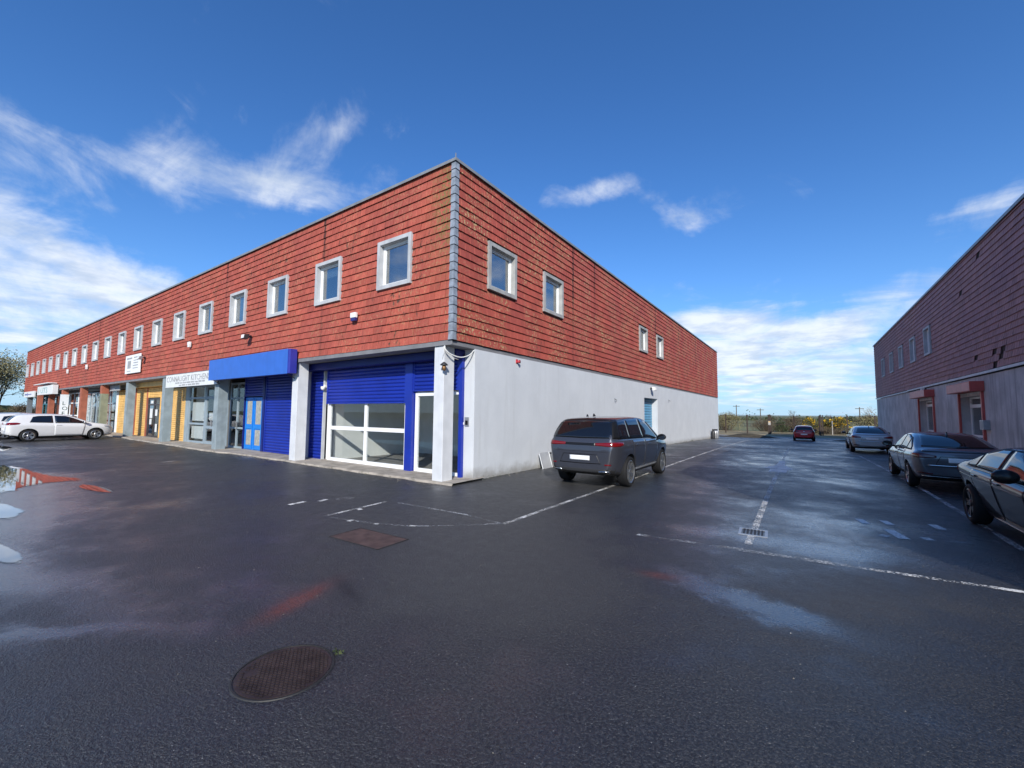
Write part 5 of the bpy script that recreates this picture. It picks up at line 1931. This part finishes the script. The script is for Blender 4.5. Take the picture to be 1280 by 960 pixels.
def floodlight(loc, rz, label, mat, sz=1.0):
    t_ = thing('floodlight', label, 'floodlight', loc, rz)
    s_ = MB()
    s_.box(-.05, .05, -.06, .0, -.05, .05)
    s_.tube([(0, -.05, 0), (0, -.16 * sz, -.02)], .018, 8)
    s_.build('bracket', M['dark_metal'], t_)
    s_ = MB()
    s_.prism([(-.12 * sz, .09 * sz), (-.30 * sz, .05 * sz), (-.33 * sz, -.12 * sz), (-.17 * sz, -.14 * sz)], -.14 * sz, .14 * sz, 'x')
    s_.build('lamp_head', mat, t_, bevel=.01)
    s_ = MB()
    s_.prism([(-.306 * sz, .04 * sz), (-.322 * sz, .04 * sz), (-.340 * sz, -.10 * sz), (-.334 * sz, -.10 * sz)], -.115 * sz, .115 * sz, 'x')
    s_.build('lens', M['white_plastic'], t_)
    return t_
floodlight((-11.27, -.02, 4.93), 0, 'black floodlight on the tiles above the blue fascia', M['dark_metal'])
floodlight((-24.75, -.02, 4.98), 0, 'grey spotlight beside the white notice board', M['steel'])
floodlight((-.02, 17.4, 3.42), PI / 2, 'white floodlight over the recessed blue loading door', M['white_plastic'])

t = thing('alarm_siren', 'small red siren under the tiles on the long pale wall', 'siren', (-.03, 3.05, 3.50))
s = MB()
s.lathe([(0, 0), (.05, 0), (.05, .03), (.035, .05), (.04, .08), (.058, .12), (.0, .12)], 16, 'x')
s.build('horn', M['red_plastic'], t, smooth=True)
s = MB()
s.box(0, .02, -.05, .05, -.05, .08)
s.build('back_plate', M['red_plastic'], t)
for y, z, lb in ((11.56, 2.54, 'nearer small grey hook plate high on the pale wall'), (21.48, 2.8, 'farther small grey hook plate high on the pale wall, past the loading door')):
    t = thing('wall_bracket', lb, 'bracket', (-.03, y, z))
    s = MB()
    s.box(0, .02, -.05, .05, -.09, .09)
    s.build('plate', M['steel'], t)
    s = MB()
    s.tube([(.015, 0, .03), (.09, 0, .02), (.11, 0, -.05), (.07, 0, -.08)], .012, 6)
    s.build('hook', M['dark_metal'], t)

# lantern and loose cables on the corner column
t = thing('wall_lantern', 'rusty brass lantern with a dark hood on the edge of the pale corner column', 'lantern', (-.34, .06, 3.10))
s = MB()
s.tube([(0, 0, -.02), (.05, -.05, -.03), (.09, -.09, .0)], .012, 6)
s.build('arm', M['dark_metal'], t)
s = MB()
s.lathe([(.0, .07), (.03, .06), (.10, .0), (.105, -.02), (.04, -.035)], 16, 'z', (.08, -.08, .02))
s.build('hood', M['dark_metal'], t, smooth=True)
s = MB()
s.lathe([(.035, 0), (.055, -.03), (.055, -.10), (.035, -.13), (.0, -.135)], 14, 'z', (.08, -.08, -.01))
s.build('lamp_body', M['brass'], t, smooth=True)
def cable(pts, label, r=.011):
    P = [Vector(p) for p in pts]
    out = []
    k = len(P)
    for i in range(k - 1):
        a, b_, c_, d_ = P[max(i - 1, 0)], P[i], P[i + 1], P[min(i + 2, k - 1)]
        for j in range(8):
            q = j / 8
            out.append(0.5 * ((2 * b_) + (c_ - a) * q + (2 * a - 5 * b_ + 4 * c_ - d_) * q * q + (3 * b_ - a - 3 * c_ + d_) * q ** 3))
    out.append(P[-1])
    o_ = MB().tube(out, r, 6).build('cable', M['cable'], smooth=True)
    tag(o_, label, 'cable')
cable([(-.30, .03, 3.63), (-.26, .04, 3.50), (-.20, .22, 3.40), (-.14, .50, 3.36), (-.08, .78, 3.45), (-.05, .94, 3.60)], 'thick loop of white cable slung from the corner column to the wall', .017)
cable([(-.36, .04, 3.63), (-.33, .04, 3.45), (-.38, .03, 3.30), (-.30, -.02, 3.16)], 'thin white wire dropping to the brass lantern', .007)
cable([(-.31, .05, 3.63), (-.29, .05, 3.48), (-.25, .20, 3.36), (-.20, .47, 3.30)], 'thinner lower white cable beside the thick loop', .008)
t = thing('security_camera', 'white dome camera on the rail left of the shop window', 'security camera', (-7.27, .90, 2.74))
s = MB()
s.box(-.05, .05, -.02, .06, .02, .12)
s.build('mount', M['white_plastic'], t)
s = MB()
s.lathe([(0, .05), (.08, .05), (.085, .0), (.07, -.05), (.03, -.085), (0, -.09)], 16, 'z', (0, -.06, 0))
s.build('dome', M['white_plastic'], t, smooth=True)
t = thing('key_pad', 'small steel entry keypad on the end of the pale wall by the blue post', 'keypad', (-.28, .968, 1.61))
s = MB()
s.box(-.075, .075, -.03, .0, -.125, .125)
s.build('plate', M['steel'], t, bevel=.006)
s = MB()
s.box(-.045, .045, -.036, -.031, -.09, .03)
s.build('panel', M['gloss_black'], t)
s = MB()
s.box(-.17, -.09, -.03, 0, -.09, -.02)
s.build('door_button', M['white_plastic'], t)

# things leaning at the foot of the long wall
t = thing('glass_sheet', 'pale framed sheet leaning at the foot of the long wall behind the SUV', 'panel', (.03, 4.62, zg(0, 4.6)))
s = MB()
s.add([(0.02, -.30, .52), (.02, .30, .52), (.16, .30, .0), (.16, -.30, .0), (.05, -.30, .52), (.05, .30, .52), (.19, .30, .0), (.19, -.30, .0)],
      [(0, 1, 2, 3), (4, 7, 6, 5), (0, 4, 5, 1), (1, 5, 6, 2), (2, 6, 7, 3), (3, 7, 4, 0)])
s.build('sheet', M['sign_grey'], t)
s = MB()
s.tube([(.05, -.32, .50), (.20, -.32, .0)], .018, 6)
s.tube([(.05, .32, .52), (.20, .32, .0)], .018, 6)
s.build('edge_strip', M['steel'], t)
t = thing('storage_crate', 'dark grey lidded crate beside the leaning sheet behind the SUV', 'crate', (.30, 5.35, zg(0, 5.3)))
s = MB()
s.add([(-.20, -.28, 0), (.20, -.28, 0), (.20, .28, 0), (-.20, .28, 0), (-.24, -.33, .46), (.24, -.33, .46), (.24, .33, .46), (-.24, .33, .46)],
      [(0, 3, 2, 1), (4, 5, 6, 7), (0, 1, 5, 4), (1, 2, 6, 5), (2, 3, 7, 6), (3, 0, 4, 7)])
s.build('box', M['steel'], t, bevel=.015)
s = MB()
s.box(-.26, .26, -.35, .35, .462, .50)
s.build('lid', M['dark_metal'], t, bevel=.01)
for i, (y, lb) in enumerate(((36.9, 'dark gas bottle at the far end of the pale wall'), (37.9, 'pale gas bottle between the dark one and the building corner'), (38.8, 'pale gas bottle nearest the far corner of the pale wall'))):
    t = thing('gas_bottle', lb, 'gas bottle', (.22, y, zg(0, y)), group='gas bottles at the far end of the wall')
    s = MB()
    s.lathe([(0, .0), (.17, 0), (.18, .03), (.18, .62), (.14, .74), (.05, .80), (.05, .86), (0, .86)], 16)
    s.build('cylinder', M['dark_metal'] if i == 0 else M['steel'], t, smooth=True)
    s = MB()
    s.lathe([(.10, .78), (.11, .92), (.10, .92), (.09, .78)], 12)
    s.build('collar', M['dark_metal'], t)
t = thing('meter_box', 'small dull metal box on the red door rail of the shaded building', 'meter box', (XR + .02, 15.85, 1.55))
s = MB()
s.box(-.16, .03, -.22, .18, -.17, .20)
s.build('box', M['steel'], t, bevel=.01)
s = MB()
s.box(-.168, -.161, -.18, .14, -.13, .16)
s.build('lid', M['sign_grey'], t)
floodlight((XR - .03, 24.9, 3.44), -PI / 2, 'small white light under the drip trim of the shaded building', M['white_plastic'], .7)

# ================================================================== FENCE, GATE AND THE GROUND BEYOND
FY = 58.0
zf_ = zg(0, FY)
M['rust'] = plain('rusty_dark_steel', (0.055, 0.038, 0.030), .7, metal=.2, var=.3)


def mesh_panel(mb, x0, x1, z0, z1):
    x = x0 + .1
    while x < x1:
        mb.box(x - .005, x + .005, FY - .006, FY + .006, z0, z1)
        x += .16
    z = z0 + .1
    while z < z1:
        mb.box(x0, x1, FY - .013, FY - .007, z - .004, z + .004)
        z += .30


def fence(name, label, posts, cat='fence'):
    t_ = thing(name, label, cat, (posts[0], 0, 0))
    ox = posts[0]
    for p in posts:
        s_ = MB()
        s_.box(p - ox - .07, p - ox + .07, FY - .07, FY + .07, zf_ - .1, 1.98)
        s_.build('post', M['rust'], t_)
    s_ = MB()
    for a, b_ in zip(posts[:-1], posts[1:]):
        mesh_panel(s_, a - ox + .07, b_ - ox - .07, zf_ + .06, 1.86)
    o_ = s_.build('wire_mesh', M['rust'], t_, recalc=False)
    o_['kind'] = 'stuff'
    s_ = MB()
    s_.box(posts[0] - ox, posts[-1] - ox, FY - .10, FY - .071, 1.86, 1.92)
    s_.build('rail', M['rust'], t_)
    return t_
fence('mesh_fence', 'dark wire fence running left from the gate across the lane end', [-9.4, -6.8, -4.2, -1.55, 1.11, 3.62])
fence('mesh_fence', 'dark wire fence running right from the gate past the yellow gorse', [9.45, 11.9, 14.5, 17.1, 19.7, 22.3])
t = thing('yard_gate', 'pair of dark wire gates closing the far end of the lane', 'gate', (6.45, FY, 0))
for a in (-2.68, 2.78):
    s = MB()
    s.box(a - .09, a + .09, -.09, .09, zf_ - .1, 2.02)
    s.build('post', M['rust'], t)
for a, b_ in ((-2.55, -.03), (.03, 2.65)):
    s = MB()
    for x in (a, b_):
        s.box(x - .05, x + .05, -.03, .03, zf_ + .1, 1.92)
    for z in (zf_ + .12, .72, 1.86):
        s.box(a + .05, b_ - .05, -.025, .025, z - .03, z + .03)
    lf = s.build('gate_leaf', M['rust'], t)
    s = MB()
    x = a + .16
    while x < b_ - .06:
        s.box(x - .006, x + .006, -.006, .006, zf_ + .15, 1.83)
        x += .14
    o = s.build('bar', M['rust'], lf, recalc=False)
    o['kind'] = 'stuff'
t = thing('warning_sign', 'small pale notice fixed on the left part of the far gate', 'sign', (3.72, FY - .11, .75))
s = MB()
s.box(-.14, .14, -.02, .0, -.15, .40)
s.build('board', M['concrete'], t)
s = MB()
s.box(-.11, .11, -.026, -.021, .22, .34)
s.build('print', M['yellow'], t)

ground_sheet('gravel_strip', steps(-40, 40, 4), [50.02, 51.2], .012, M['concrete'])
ground_sheet('dry_verge', steps(-60, 60, 4), [51.2, 54, 57, 60, 63, 66, 69], .02, M['dry_grass'])


def mound(name, cx, cy, rx, ry, h, mat, seed):
    rnd = random.Random(seed)
    n_, k = 28, 7
    vs_, fs_ = [(cx, cy, zg(cx, cy) + h)], []
    for i in range(1, k + 1):
        for j in range(n_):
            a = 2 * PI * j / n_
            q = i / k
            hh = h * (math.cos(q * PI) * .5 + .5) + rnd.uniform(-.05, .05) * h * 2 * (1 - q)
            x, y = cx + math.cos(a) * rx * q * rnd.uniform(.93, 1.07), cy + math.sin(a) * ry * q
            vs_.append((x, y, zg(x, y) + max(hh, -.02) - (.03 if i == k else 0)))
    for j in range(n_):
        fs_.append((0, 1 + j, 1 + (j + 1) % n_))
    for i in range(k - 1):
        for j in range(n_):
            a = 1 + i * n_
            fs_.append((a + j, a + n_ + j, a + n_ + (j + 1) % n_, a + (j + 1) % n_))
    mb = MB()
    mb.add(vs_, fs_)
    o_ = mb.build(name, mat, recalc=False, smooth=True)
    tag(o_, kind='structure')
    return o_
M['earth'] = plain('dark_earth', (0.055, 0.045, 0.028), .95, var=.4, vs=2, bp=.8, bs=14)
mound('earth_mound', 2.2, 47.2, 3.6, 1.6, .42, M['earth'], 1)
mound('earth_mound', 12.6, 46.0, 3.0, 2.6, .30, M['earth'], 2)
mound('earth_mound', -2.6, 48.4, 2.4, .9, .25, M['earth'], 3)

# ------------------------------------------------------------------ plants
def leaf_mat(name, cols, rough=.7):
    m, n, b, P, out = new_mat(name)
    at = n.node('ShaderNodeAttribute', attribute_name='tint')
    c = n.mix(n.ramp(at.outputs['Fac'], 0, .5, smooth=False), cols[0], cols[1])
    c = n.mix(n.ramp(at.outputs['Fac'], .5, 1, smooth=False), c, cols[2])
    n.link(c, b.inputs['Base Color'])
    b.inputs['Roughness'].default_value = rough
    b.inputs['Specular IOR Level'].default_value = .25
    return m


M['leaf_gorse'] = leaf_mat('gorse_leaf', ((0.05, 0.06, 0.02), (0.085, 0.09, 0.03), (0.12, 0.115, 0.04)))
M['flower'] = leaf_mat('gorse_flower', ((0.52, 0.30, 0.008), (0.66, 0.40, 0.01), (0.75, 0.50, 0.02)))
M['leaf_olive'] = leaf_mat('olive_leaf', ((0.14, 0.13, 0.06), (0.24, 0.215, 0.10), (0.36, 0.32, 0.17)))
M['leaf_brown'] = leaf_mat('winter_twig', ((0.07, 0.05, 0.032), (0.12, 0.09, 0.055), (0.19, 0.15, 0.09)))
M['leaf_ever'] = leaf_mat('evergreen_leaf', ((0.025, 0.04, 0.018), (0.045, 0.065, 0.025), (0.07, 0.085, 0.035)))
M['bark'] = plain('grey_bark', (0.11, 0.085, 0.06), .9, var=.3, vs=3)
M['bark_pale'] = plain('pale_bark', (0.22, 0.18, 0.13), .9, var=.3, vs=3)


def leaves(name, mat, pts, size, parent, aspect=.5, rnd=random, up=0.0):
    vs_, fs_, tint = [], [], []
    for p, tn in pts:
        d = Vector((rnd.gauss(0, 1), rnd.gauss(0, 1), rnd.gauss(0, 1) + up))
        if d.length < .01:
            d = Vector((0, 0, 1))
        d.normalize()
        e = d.cross(Vector((rnd.gauss(0, 1), rnd.gauss(0, 1), rnd.gauss(0, 1)))).normalized()
        s_ = size * rnd.uniform(.6, 1.4)
        b = len(vs_)
        a = d * s_ * .5
        w_ = e * s_ * aspect * .5
        vs_ += [p - a, p + w_, p + a, p - w_]
        fs_.append((b, b + 1, b + 2, b + 3))
        tint.append(min(1, max(0, tn + rnd.uniform(-.25, .25))))
    me = bpy.data.meshes.new(name)
    me.from_pydata([tuple(v) for v in vs_], [], fs_)
    me.materials.append(mat)
    at = me.attributes.new('tint', 'FLOAT', 'FACE')
    at.data.foreach_set('value', tint)
    return place(name, me, parent)


def clumps(rnd, rx, ry, h, nclump, per, spread, z0=.1, flat=1.0):
    pts = []
    for i in range(nclump):
        a = rnd.uniform(0, 2 * PI)
        q = math.sqrt(rnd.random())
        zz = rnd.random() ** .8
        wq = math.sqrt(max(0, 1 - (zz * .95) ** 2)) if flat else 1
        c = Vector((math.cos(a) * rx * q * wq, math.sin(a) * ry * q * wq, z0 + zz * h))
        tn = rnd.random()
        for k in range(per):
            pts.append((c + Vector((rnd.gauss(0, spread), rnd.gauss(0, spread), rnd.gauss(0, spread * .8))), tn))
    return pts


def bush(name, label, loc, rx, ry, h, mat, n=60, per=40, size=.14, spread=.22, group=None, cat='bush', flower=None, twigs=25, seed=1, aspect=.5, up=0.0):
    rnd = random.Random(seed)
    t_ = thing(name, label, cat, (loc[0], loc[1], zg(loc[0], loc[1]) + (loc[2] if len(loc) > 2 else 0)), group=group)
    s_ = MB()
    for i in range(twigs):
        a = rnd.uniform(0, 2 * PI)
        q = rnd.random()
        p0 = Vector((math.cos(a) * rx * .3 * q, math.sin(a) * ry * .3 * q, -.05))
        p2 = Vector((math.cos(a) * rx * q * .9, math.sin(a) * ry * q * .9, h * rnd.uniform(.7, 1.08)))
        s_.tube([p0, p0.lerp(p2, .5) + Vector((rnd.uniform(-.15, .15), rnd.uniform(-.15, .15), .1)), p2], .03, 4, caps=False, r1=.008)
    s_.build('stem', M['bark'], t_, recalc=False)
    leaves('foliage', mat, [(p, q) for p, q in clumps(rnd, rx, ry, h * .9, n, per, spread) if p.z > -.02], size, t_, aspect, rnd, up)
    if flower:
        pts = []
        for p, q in clumps(rnd, rx * 1.03, ry * 1.03, h, int(n * .42), int(per * .8), spread * .7):
            if p.z > h * .42:
                pts.append((p, q))
        leaves('blossom', flower, pts, size * .85, t_, .8, rnd)
    return t_


def bare_tree(name, label, loc, h, seed, spread=.5, depth=6, mat='bark', fol=None, fol_n=0, group=None, r0=None, fsize=.16):
    rnd = random.Random(seed)
    t_ = thing(name, label, 'tree', (loc[0], loc[1], zg(loc[0], loc[1]) + (loc[2] if len(loc) > 2 else 0)), group=group)
    tr, cr = MB(), MB()
    full = bool(fol)
    tips = []
    def grow(p, d, L, r, lev):
        k = 3 if lev < 3 else 2
        path = [p]
        for i in range(k):
            d = (d + Vector((rnd.gauss(0, .14), rnd.gauss(0, .14), rnd.gauss(.04, .08)))).normalized()
            p = p + d * (L / k)
            path.append(p)
        (tr if lev < 2 else cr).tube(path, r, 6 if lev < 2 else 3, caps=False, r1=r * .62)
        if lev >= 2:
            tips.append(p)
        if lev >= depth:
            return
        nb = rnd.choice((4, 5)) if (full and lev < 2) else rnd.choice((2, 3, 3)) if lev < 4 else rnd.choice((2, 3))
        for i in range(nb):
            ax = Vector((rnd.gauss(0, 1), rnd.gauss(0, 1), rnd.gauss(0, .5)))
            nd = (d + ax.normalized() * rnd.uniform(spread * .6, spread * 1.4)).normalized()
            grow(path[-1].lerp(path[-2], rnd.uniform(0, .5)), nd, L * (rnd.uniform(.8, 1.05) if full else rnd.uniform(.62, .86)), r * .58, lev + 1)
    grow(Vector((0, 0, -.1)), Vector((rnd.uniform(-.1, .1), rnd.uniform(-.1, .1), 1)).normalized(), h * (.17 if full else .27), r0 or h * .022, 0)
    tr.build('trunk', M[mat], t_, recalc=False, smooth=True)
    o_ = cr.build('crown', M[mat], t_, recalc=False)
    if fol:
        pts = []
        for i in range(fol_n):
            q = rnd.choice(tips)
            tn = (math.sin(q.x * 1.3) + math.sin(q.z * 1.9 + q.y)) * .25 + .5
            pts.append((q + Vector((rnd.gauss(0, .45), rnd.gauss(0, .45), rnd.gauss(0, .4))), tn))
        leaves('foliage', M[fol], pts, fsize, t_, .45, rnd)
    return t_


g = 'gorse bushes behind the gate'
for i, (x, y, rx, h, lb) in enumerate(((8.2, 66, 1.3, 2.0, 'gorse bush in yellow flower right behind the gate, leftmost of the flowering ones'),
                                       (9.9, 67, 1.2, 1.75, 'gorse bush in yellow flower, lowest and between the other two'),
                                       (11.6, 66, 1.5, 2.15, 'gorse bush in yellow flower, widest and rightmost behind the fence'))):
    bush('gorse_bush', lb, (x, y), rx, 1.1, h, M['leaf_gorse'], n=70, per=34, size=.16, spread=.22, group=g, flower=M['flower'], seed=20 + i)
bush('shrub', 'big dark winter shrub at the far corner of the terrace', (-3.2, 69), 3.4, 2.2, 2.7, M['leaf_olive'], n=130, per=40, size=.18, spread=.3, twigs=90, seed=31, aspect=.3)
bush('shrub', 'brown twiggy thicket behind the left part of the fence', (2.6, 70), 3.0, 1.5, 1.7, M['leaf_brown'], n=110, per=40, size=.18, spread=.28, twigs=90, seed=32, aspect=.18)
bush('shrub', 'brown bramble thicket behind the gate left of the gorse', (6.2, 71), 2.6, 1.5, 2.1, M['leaf_brown'], n=110, per=40, size=.2, spread=.3, twigs=110, seed=33, aspect=.18)
bush('shrub', 'olive green thicket behind the silver saloon', (15.2, 69), 2.6, 1.8, 2.6, M['leaf_olive'], n=130, per=40, size=.18, spread=.3, twigs=90, seed=34, aspect=.3)
bush('shrub', 'dark holly clump behind the post left of the gate', (4.6, 67), .9, .9, 1.5, M['leaf_ever'], n=50, per=36, size=.15, spread=.2, twigs=12, seed=35)
bush('shrub', 'low brown growth below the gorse flowers', (10.2, 64), 3.0, .7, .8, M['leaf_brown'], n=70, per=36, size=.16, spread=.2, twigs=60, seed=36, aspect=.2)
bare_tree('bare_tree', 'thin bare tree standing above the thicket behind the gate', (6.1, 73), 4.6, 41, .45, 5)
bare_tree('bare_tree', 'bare sapling left of the thin bare tree', (3.6, 75), 3.6, 42, .5, 5)
bare_tree('bare_tree', 'pale bare tree half hidden by the corner of the shaded building', (16.2, 68), 5.4, 43, .45, 6, 'bark_pale')
bare_tree('bare_tree', 'bare sapling above the right end of the gorse', (10.6, 78), 3.8, 44, .55, 5)
bare_tree('bare_tree', 'bare bushy tree above the dark shrub at the terrace corner', (-2.6, 72), 4.2, 45, .55, 6)
# far hedge line, reads as one mass
rnd = random.Random(77)
pts = []
for i in range(520):
    x = rnd.uniform(-160, 260)
    y = 240 + rnd.uniform(-6, 6)
    hh = 1.2 + 1.6 * abs(math.sin(x * .07)) * rnd.random() + (1.6 if rnd.random() < .06 else 0)
    tn = rnd.random()
    for k in range(26):
        pts.append((Vector((x + rnd.gauss(0, .9), y + rnd.gauss(0, .6), -.6 + abs(rnd.gauss(0, .5)) * hh)), tn))
o = leaves('far_hedge', M['leaf_ever'], pts, .9, None, .6, rnd)
tag(o, kind='stuff')

# trees at the left end of the terrace
bare_tree('tree', 'broad olive tree with ivy standing left of the far end of the terrace', (-84, -6.5), 12.0, 51, .55, 6, 'bark', 'leaf_olive', 9000, fsize=.24)
bare_tree('tree', 'smaller olive tree closer to the far end wall of the terrace', (-87, -.8), 10.5, 57, .55, 6, 'bark', 'leaf_olive', 8000, fsize=.24)
bare_tree('tree', 'third olive tree filling the gap by the end of the red tiles', (-97, 7.5), 9.5, 53, .55, 6, 'bark', 'leaf_olive', 8000, fsize=.28)
for i, (y, lb) in enumerate(((-6.5, 'dark twiggy hedge clump at the left edge behind the parked cars'), (-2.6, 'dark twiggy hedge clump behind the roof of the white hatchbacks'), (1.2, 'dark twiggy hedge clump nearest the grey end column'))):
    bush('hedge_shrub', lb, (-78, y), 2.4, 2.4, 2.0, M['leaf_brown'], n=110, per=40, size=.22, spread=.3, group='hedge clumps left of the terrace', twigs=60, seed=61 + i, aspect=.25)
mound('grass_bank', -84, -2, 6, 9, 2.4, M['grass'], 8)

# marker post, poles
t = thing('marker_post', 'thin pale marker post standing among the gorse', 'post', (10.6, 62, zg(10, 62)))
s = MB()
s.box(-.045, .045, -.04, .04, 0, 1.75)
s.build('post', M['concrete'], t)
s = MB()
s.box(-.05, .05, -.045, .045, 1.755, 1.85)
s.build('cap', M['sign_grey'], t)
for i, (x, h, lb) in enumerate(((-10.8, 6.0, 'tallest far wooden pole, left beside the terrace corner'), (-3.9, 4.8, 'shorter far wooden pole right of the tallest one'), (21.0, 5.2, 'far wooden pole right of the gate'))):
    t = thing('utility_pole', lb, 'pole', (x, 150, zg(0, 150)), group='far utility poles')
    s = MB()
    s.tube([(0, 0, -.3), (0, 0, h)], .16, 8, r1=.11)
    s.build('shaft', M['bark'], t)
    s = MB()
    s.box(-1.0, 1.0, -.08, .08, h - .55, h - .38)
    s.build('crossarm', M['bark'], t)

# loose grit and dead leaves gathered along the walls and kerb
rnd = random.Random(5)
gv, gf, gt = [], [], []
def bit(x, y, s_):
    z = zg(x, y) + .003
    b = len(gv)
    a = rnd.uniform(0, 2 * PI)
    for k in range(4):
        q = a + k * PI / 2 + rnd.uniform(-.3, .3)
        gv.append((x + math.cos(q) * s_, y + math.sin(q) * s_ * .8, z))
    gv.append((x, y, z + s_ * .8))
    for k in range(4):
        gf.append((b + k, b + (k + 1) % 4, b + 4))
        gt.append(rnd.random())
for i in range(900):
    x = -rnd.uniform(0, 45) ** 1.0
    bit(x, -.12 - abs(rnd.gauss(0, .28)) - (.2 if -26 < x < -13 else 0), rnd.uniform(.006, .02))
for i in range(600):
    bit(.02 + abs(rnd.gauss(0, .22)), rnd.uniform(1.2, 36), rnd.uniform(.006, .018))
for i in range(420):
    bit(rnd.uniform(-6, 14), rnd.uniform(-7.5, 14), rnd.uniform(.003, .009))
for i in range(150):
    bit(XR - abs(rnd.gauss(0, .3)), rnd.uniform(-4, 40), rnd.uniform(.006, .02))
me = bpy.data.meshes.new('grit')
me.from_pydata(gv, [], gf)
M['grit'] = leaf_mat('loose_grit', ((0.10, 0.08, 0.06), (0.22, 0.20, 0.17), (0.36, 0.34, 0.30)), .9)
me.materials.append(M['grit'])
at = me.attributes.new('tint', 'FLOAT', 'FACE')
at.data.foreach_set('value', gt)
tag(place('grit', me), kind='stuff')
pts = []
for i in range(60):
    y = rnd.uniform(1.3, 30)
    c0 = Vector((.05 + abs(rnd.gauss(0, .03)), y, zg(0, y)))
    tn = rnd.random()
    for k in range(rnd.randint(6, 22)):
        pts.append((c0 + Vector((abs(rnd.gauss(0, .05)), rnd.gauss(0, .09), abs(rnd.gauss(.02, .05)))), tn))
for i in range(70):
    x = -rnd.uniform(.5, 50)
    c0 = Vector((x, -.10 - (.22 if -26 < x < -13 else 0), zg(x, 0)))
    tn = rnd.random()
    for k in range(rnd.randint(3, 14)):
        pts.append((c0 + Vector((rnd.gauss(0, .10), rnd.gauss(0, .03), abs(rnd.gauss(.01, .03)))), tn))
for k in range(26):
    pts.append((Vector((4.46 + rnd.gauss(0, .03), -6.02 + rnd.gauss(0, .015), abs(rnd.gauss(0, .006)))), rnd.random()))
o = leaves('weeds', M['leaf_ever'], pts, .03, None, .4, rnd, .8)
tag(o, kind='stuff')

# ------------------------------------------------------------------ the far side of the yard, behind the viewer; seen only in reflections
t = thing('office_building', 'pale office building across the yard, reflected in the shop windows', 'building', (-6, -48, 0))
s = MB()
wl = [(-20 + 5 * i, -18 + 5 * i, z, z + 1.5) for i in range(9) for z in (1.0, 4.2)]
wall_with_holes(s, -24, 26, -.2, 7.0, 0, -.3, wl, lambda u, tt, v: (u, tt, v))
s.box(-24, 26, -10, -.3, 6.8, 7.0)
s.build('wall', M['render_white'], t)
for a, b_, c, e in wl:
    s = MB()
    ring(s, b_ - a, e - c, .1, -.2, -.12, (a + b_) / 2, c)
    s.box(a + .98, a + 1.04, -.19, -.13, c + .1, e - .1)
    wo_ = s.build('window', M['upvc'], t)
    MB().box(a + .1, b_ - .1, -.17, -.165, c + .1, e - .1).build('pane', M['car_glass'], wo_)
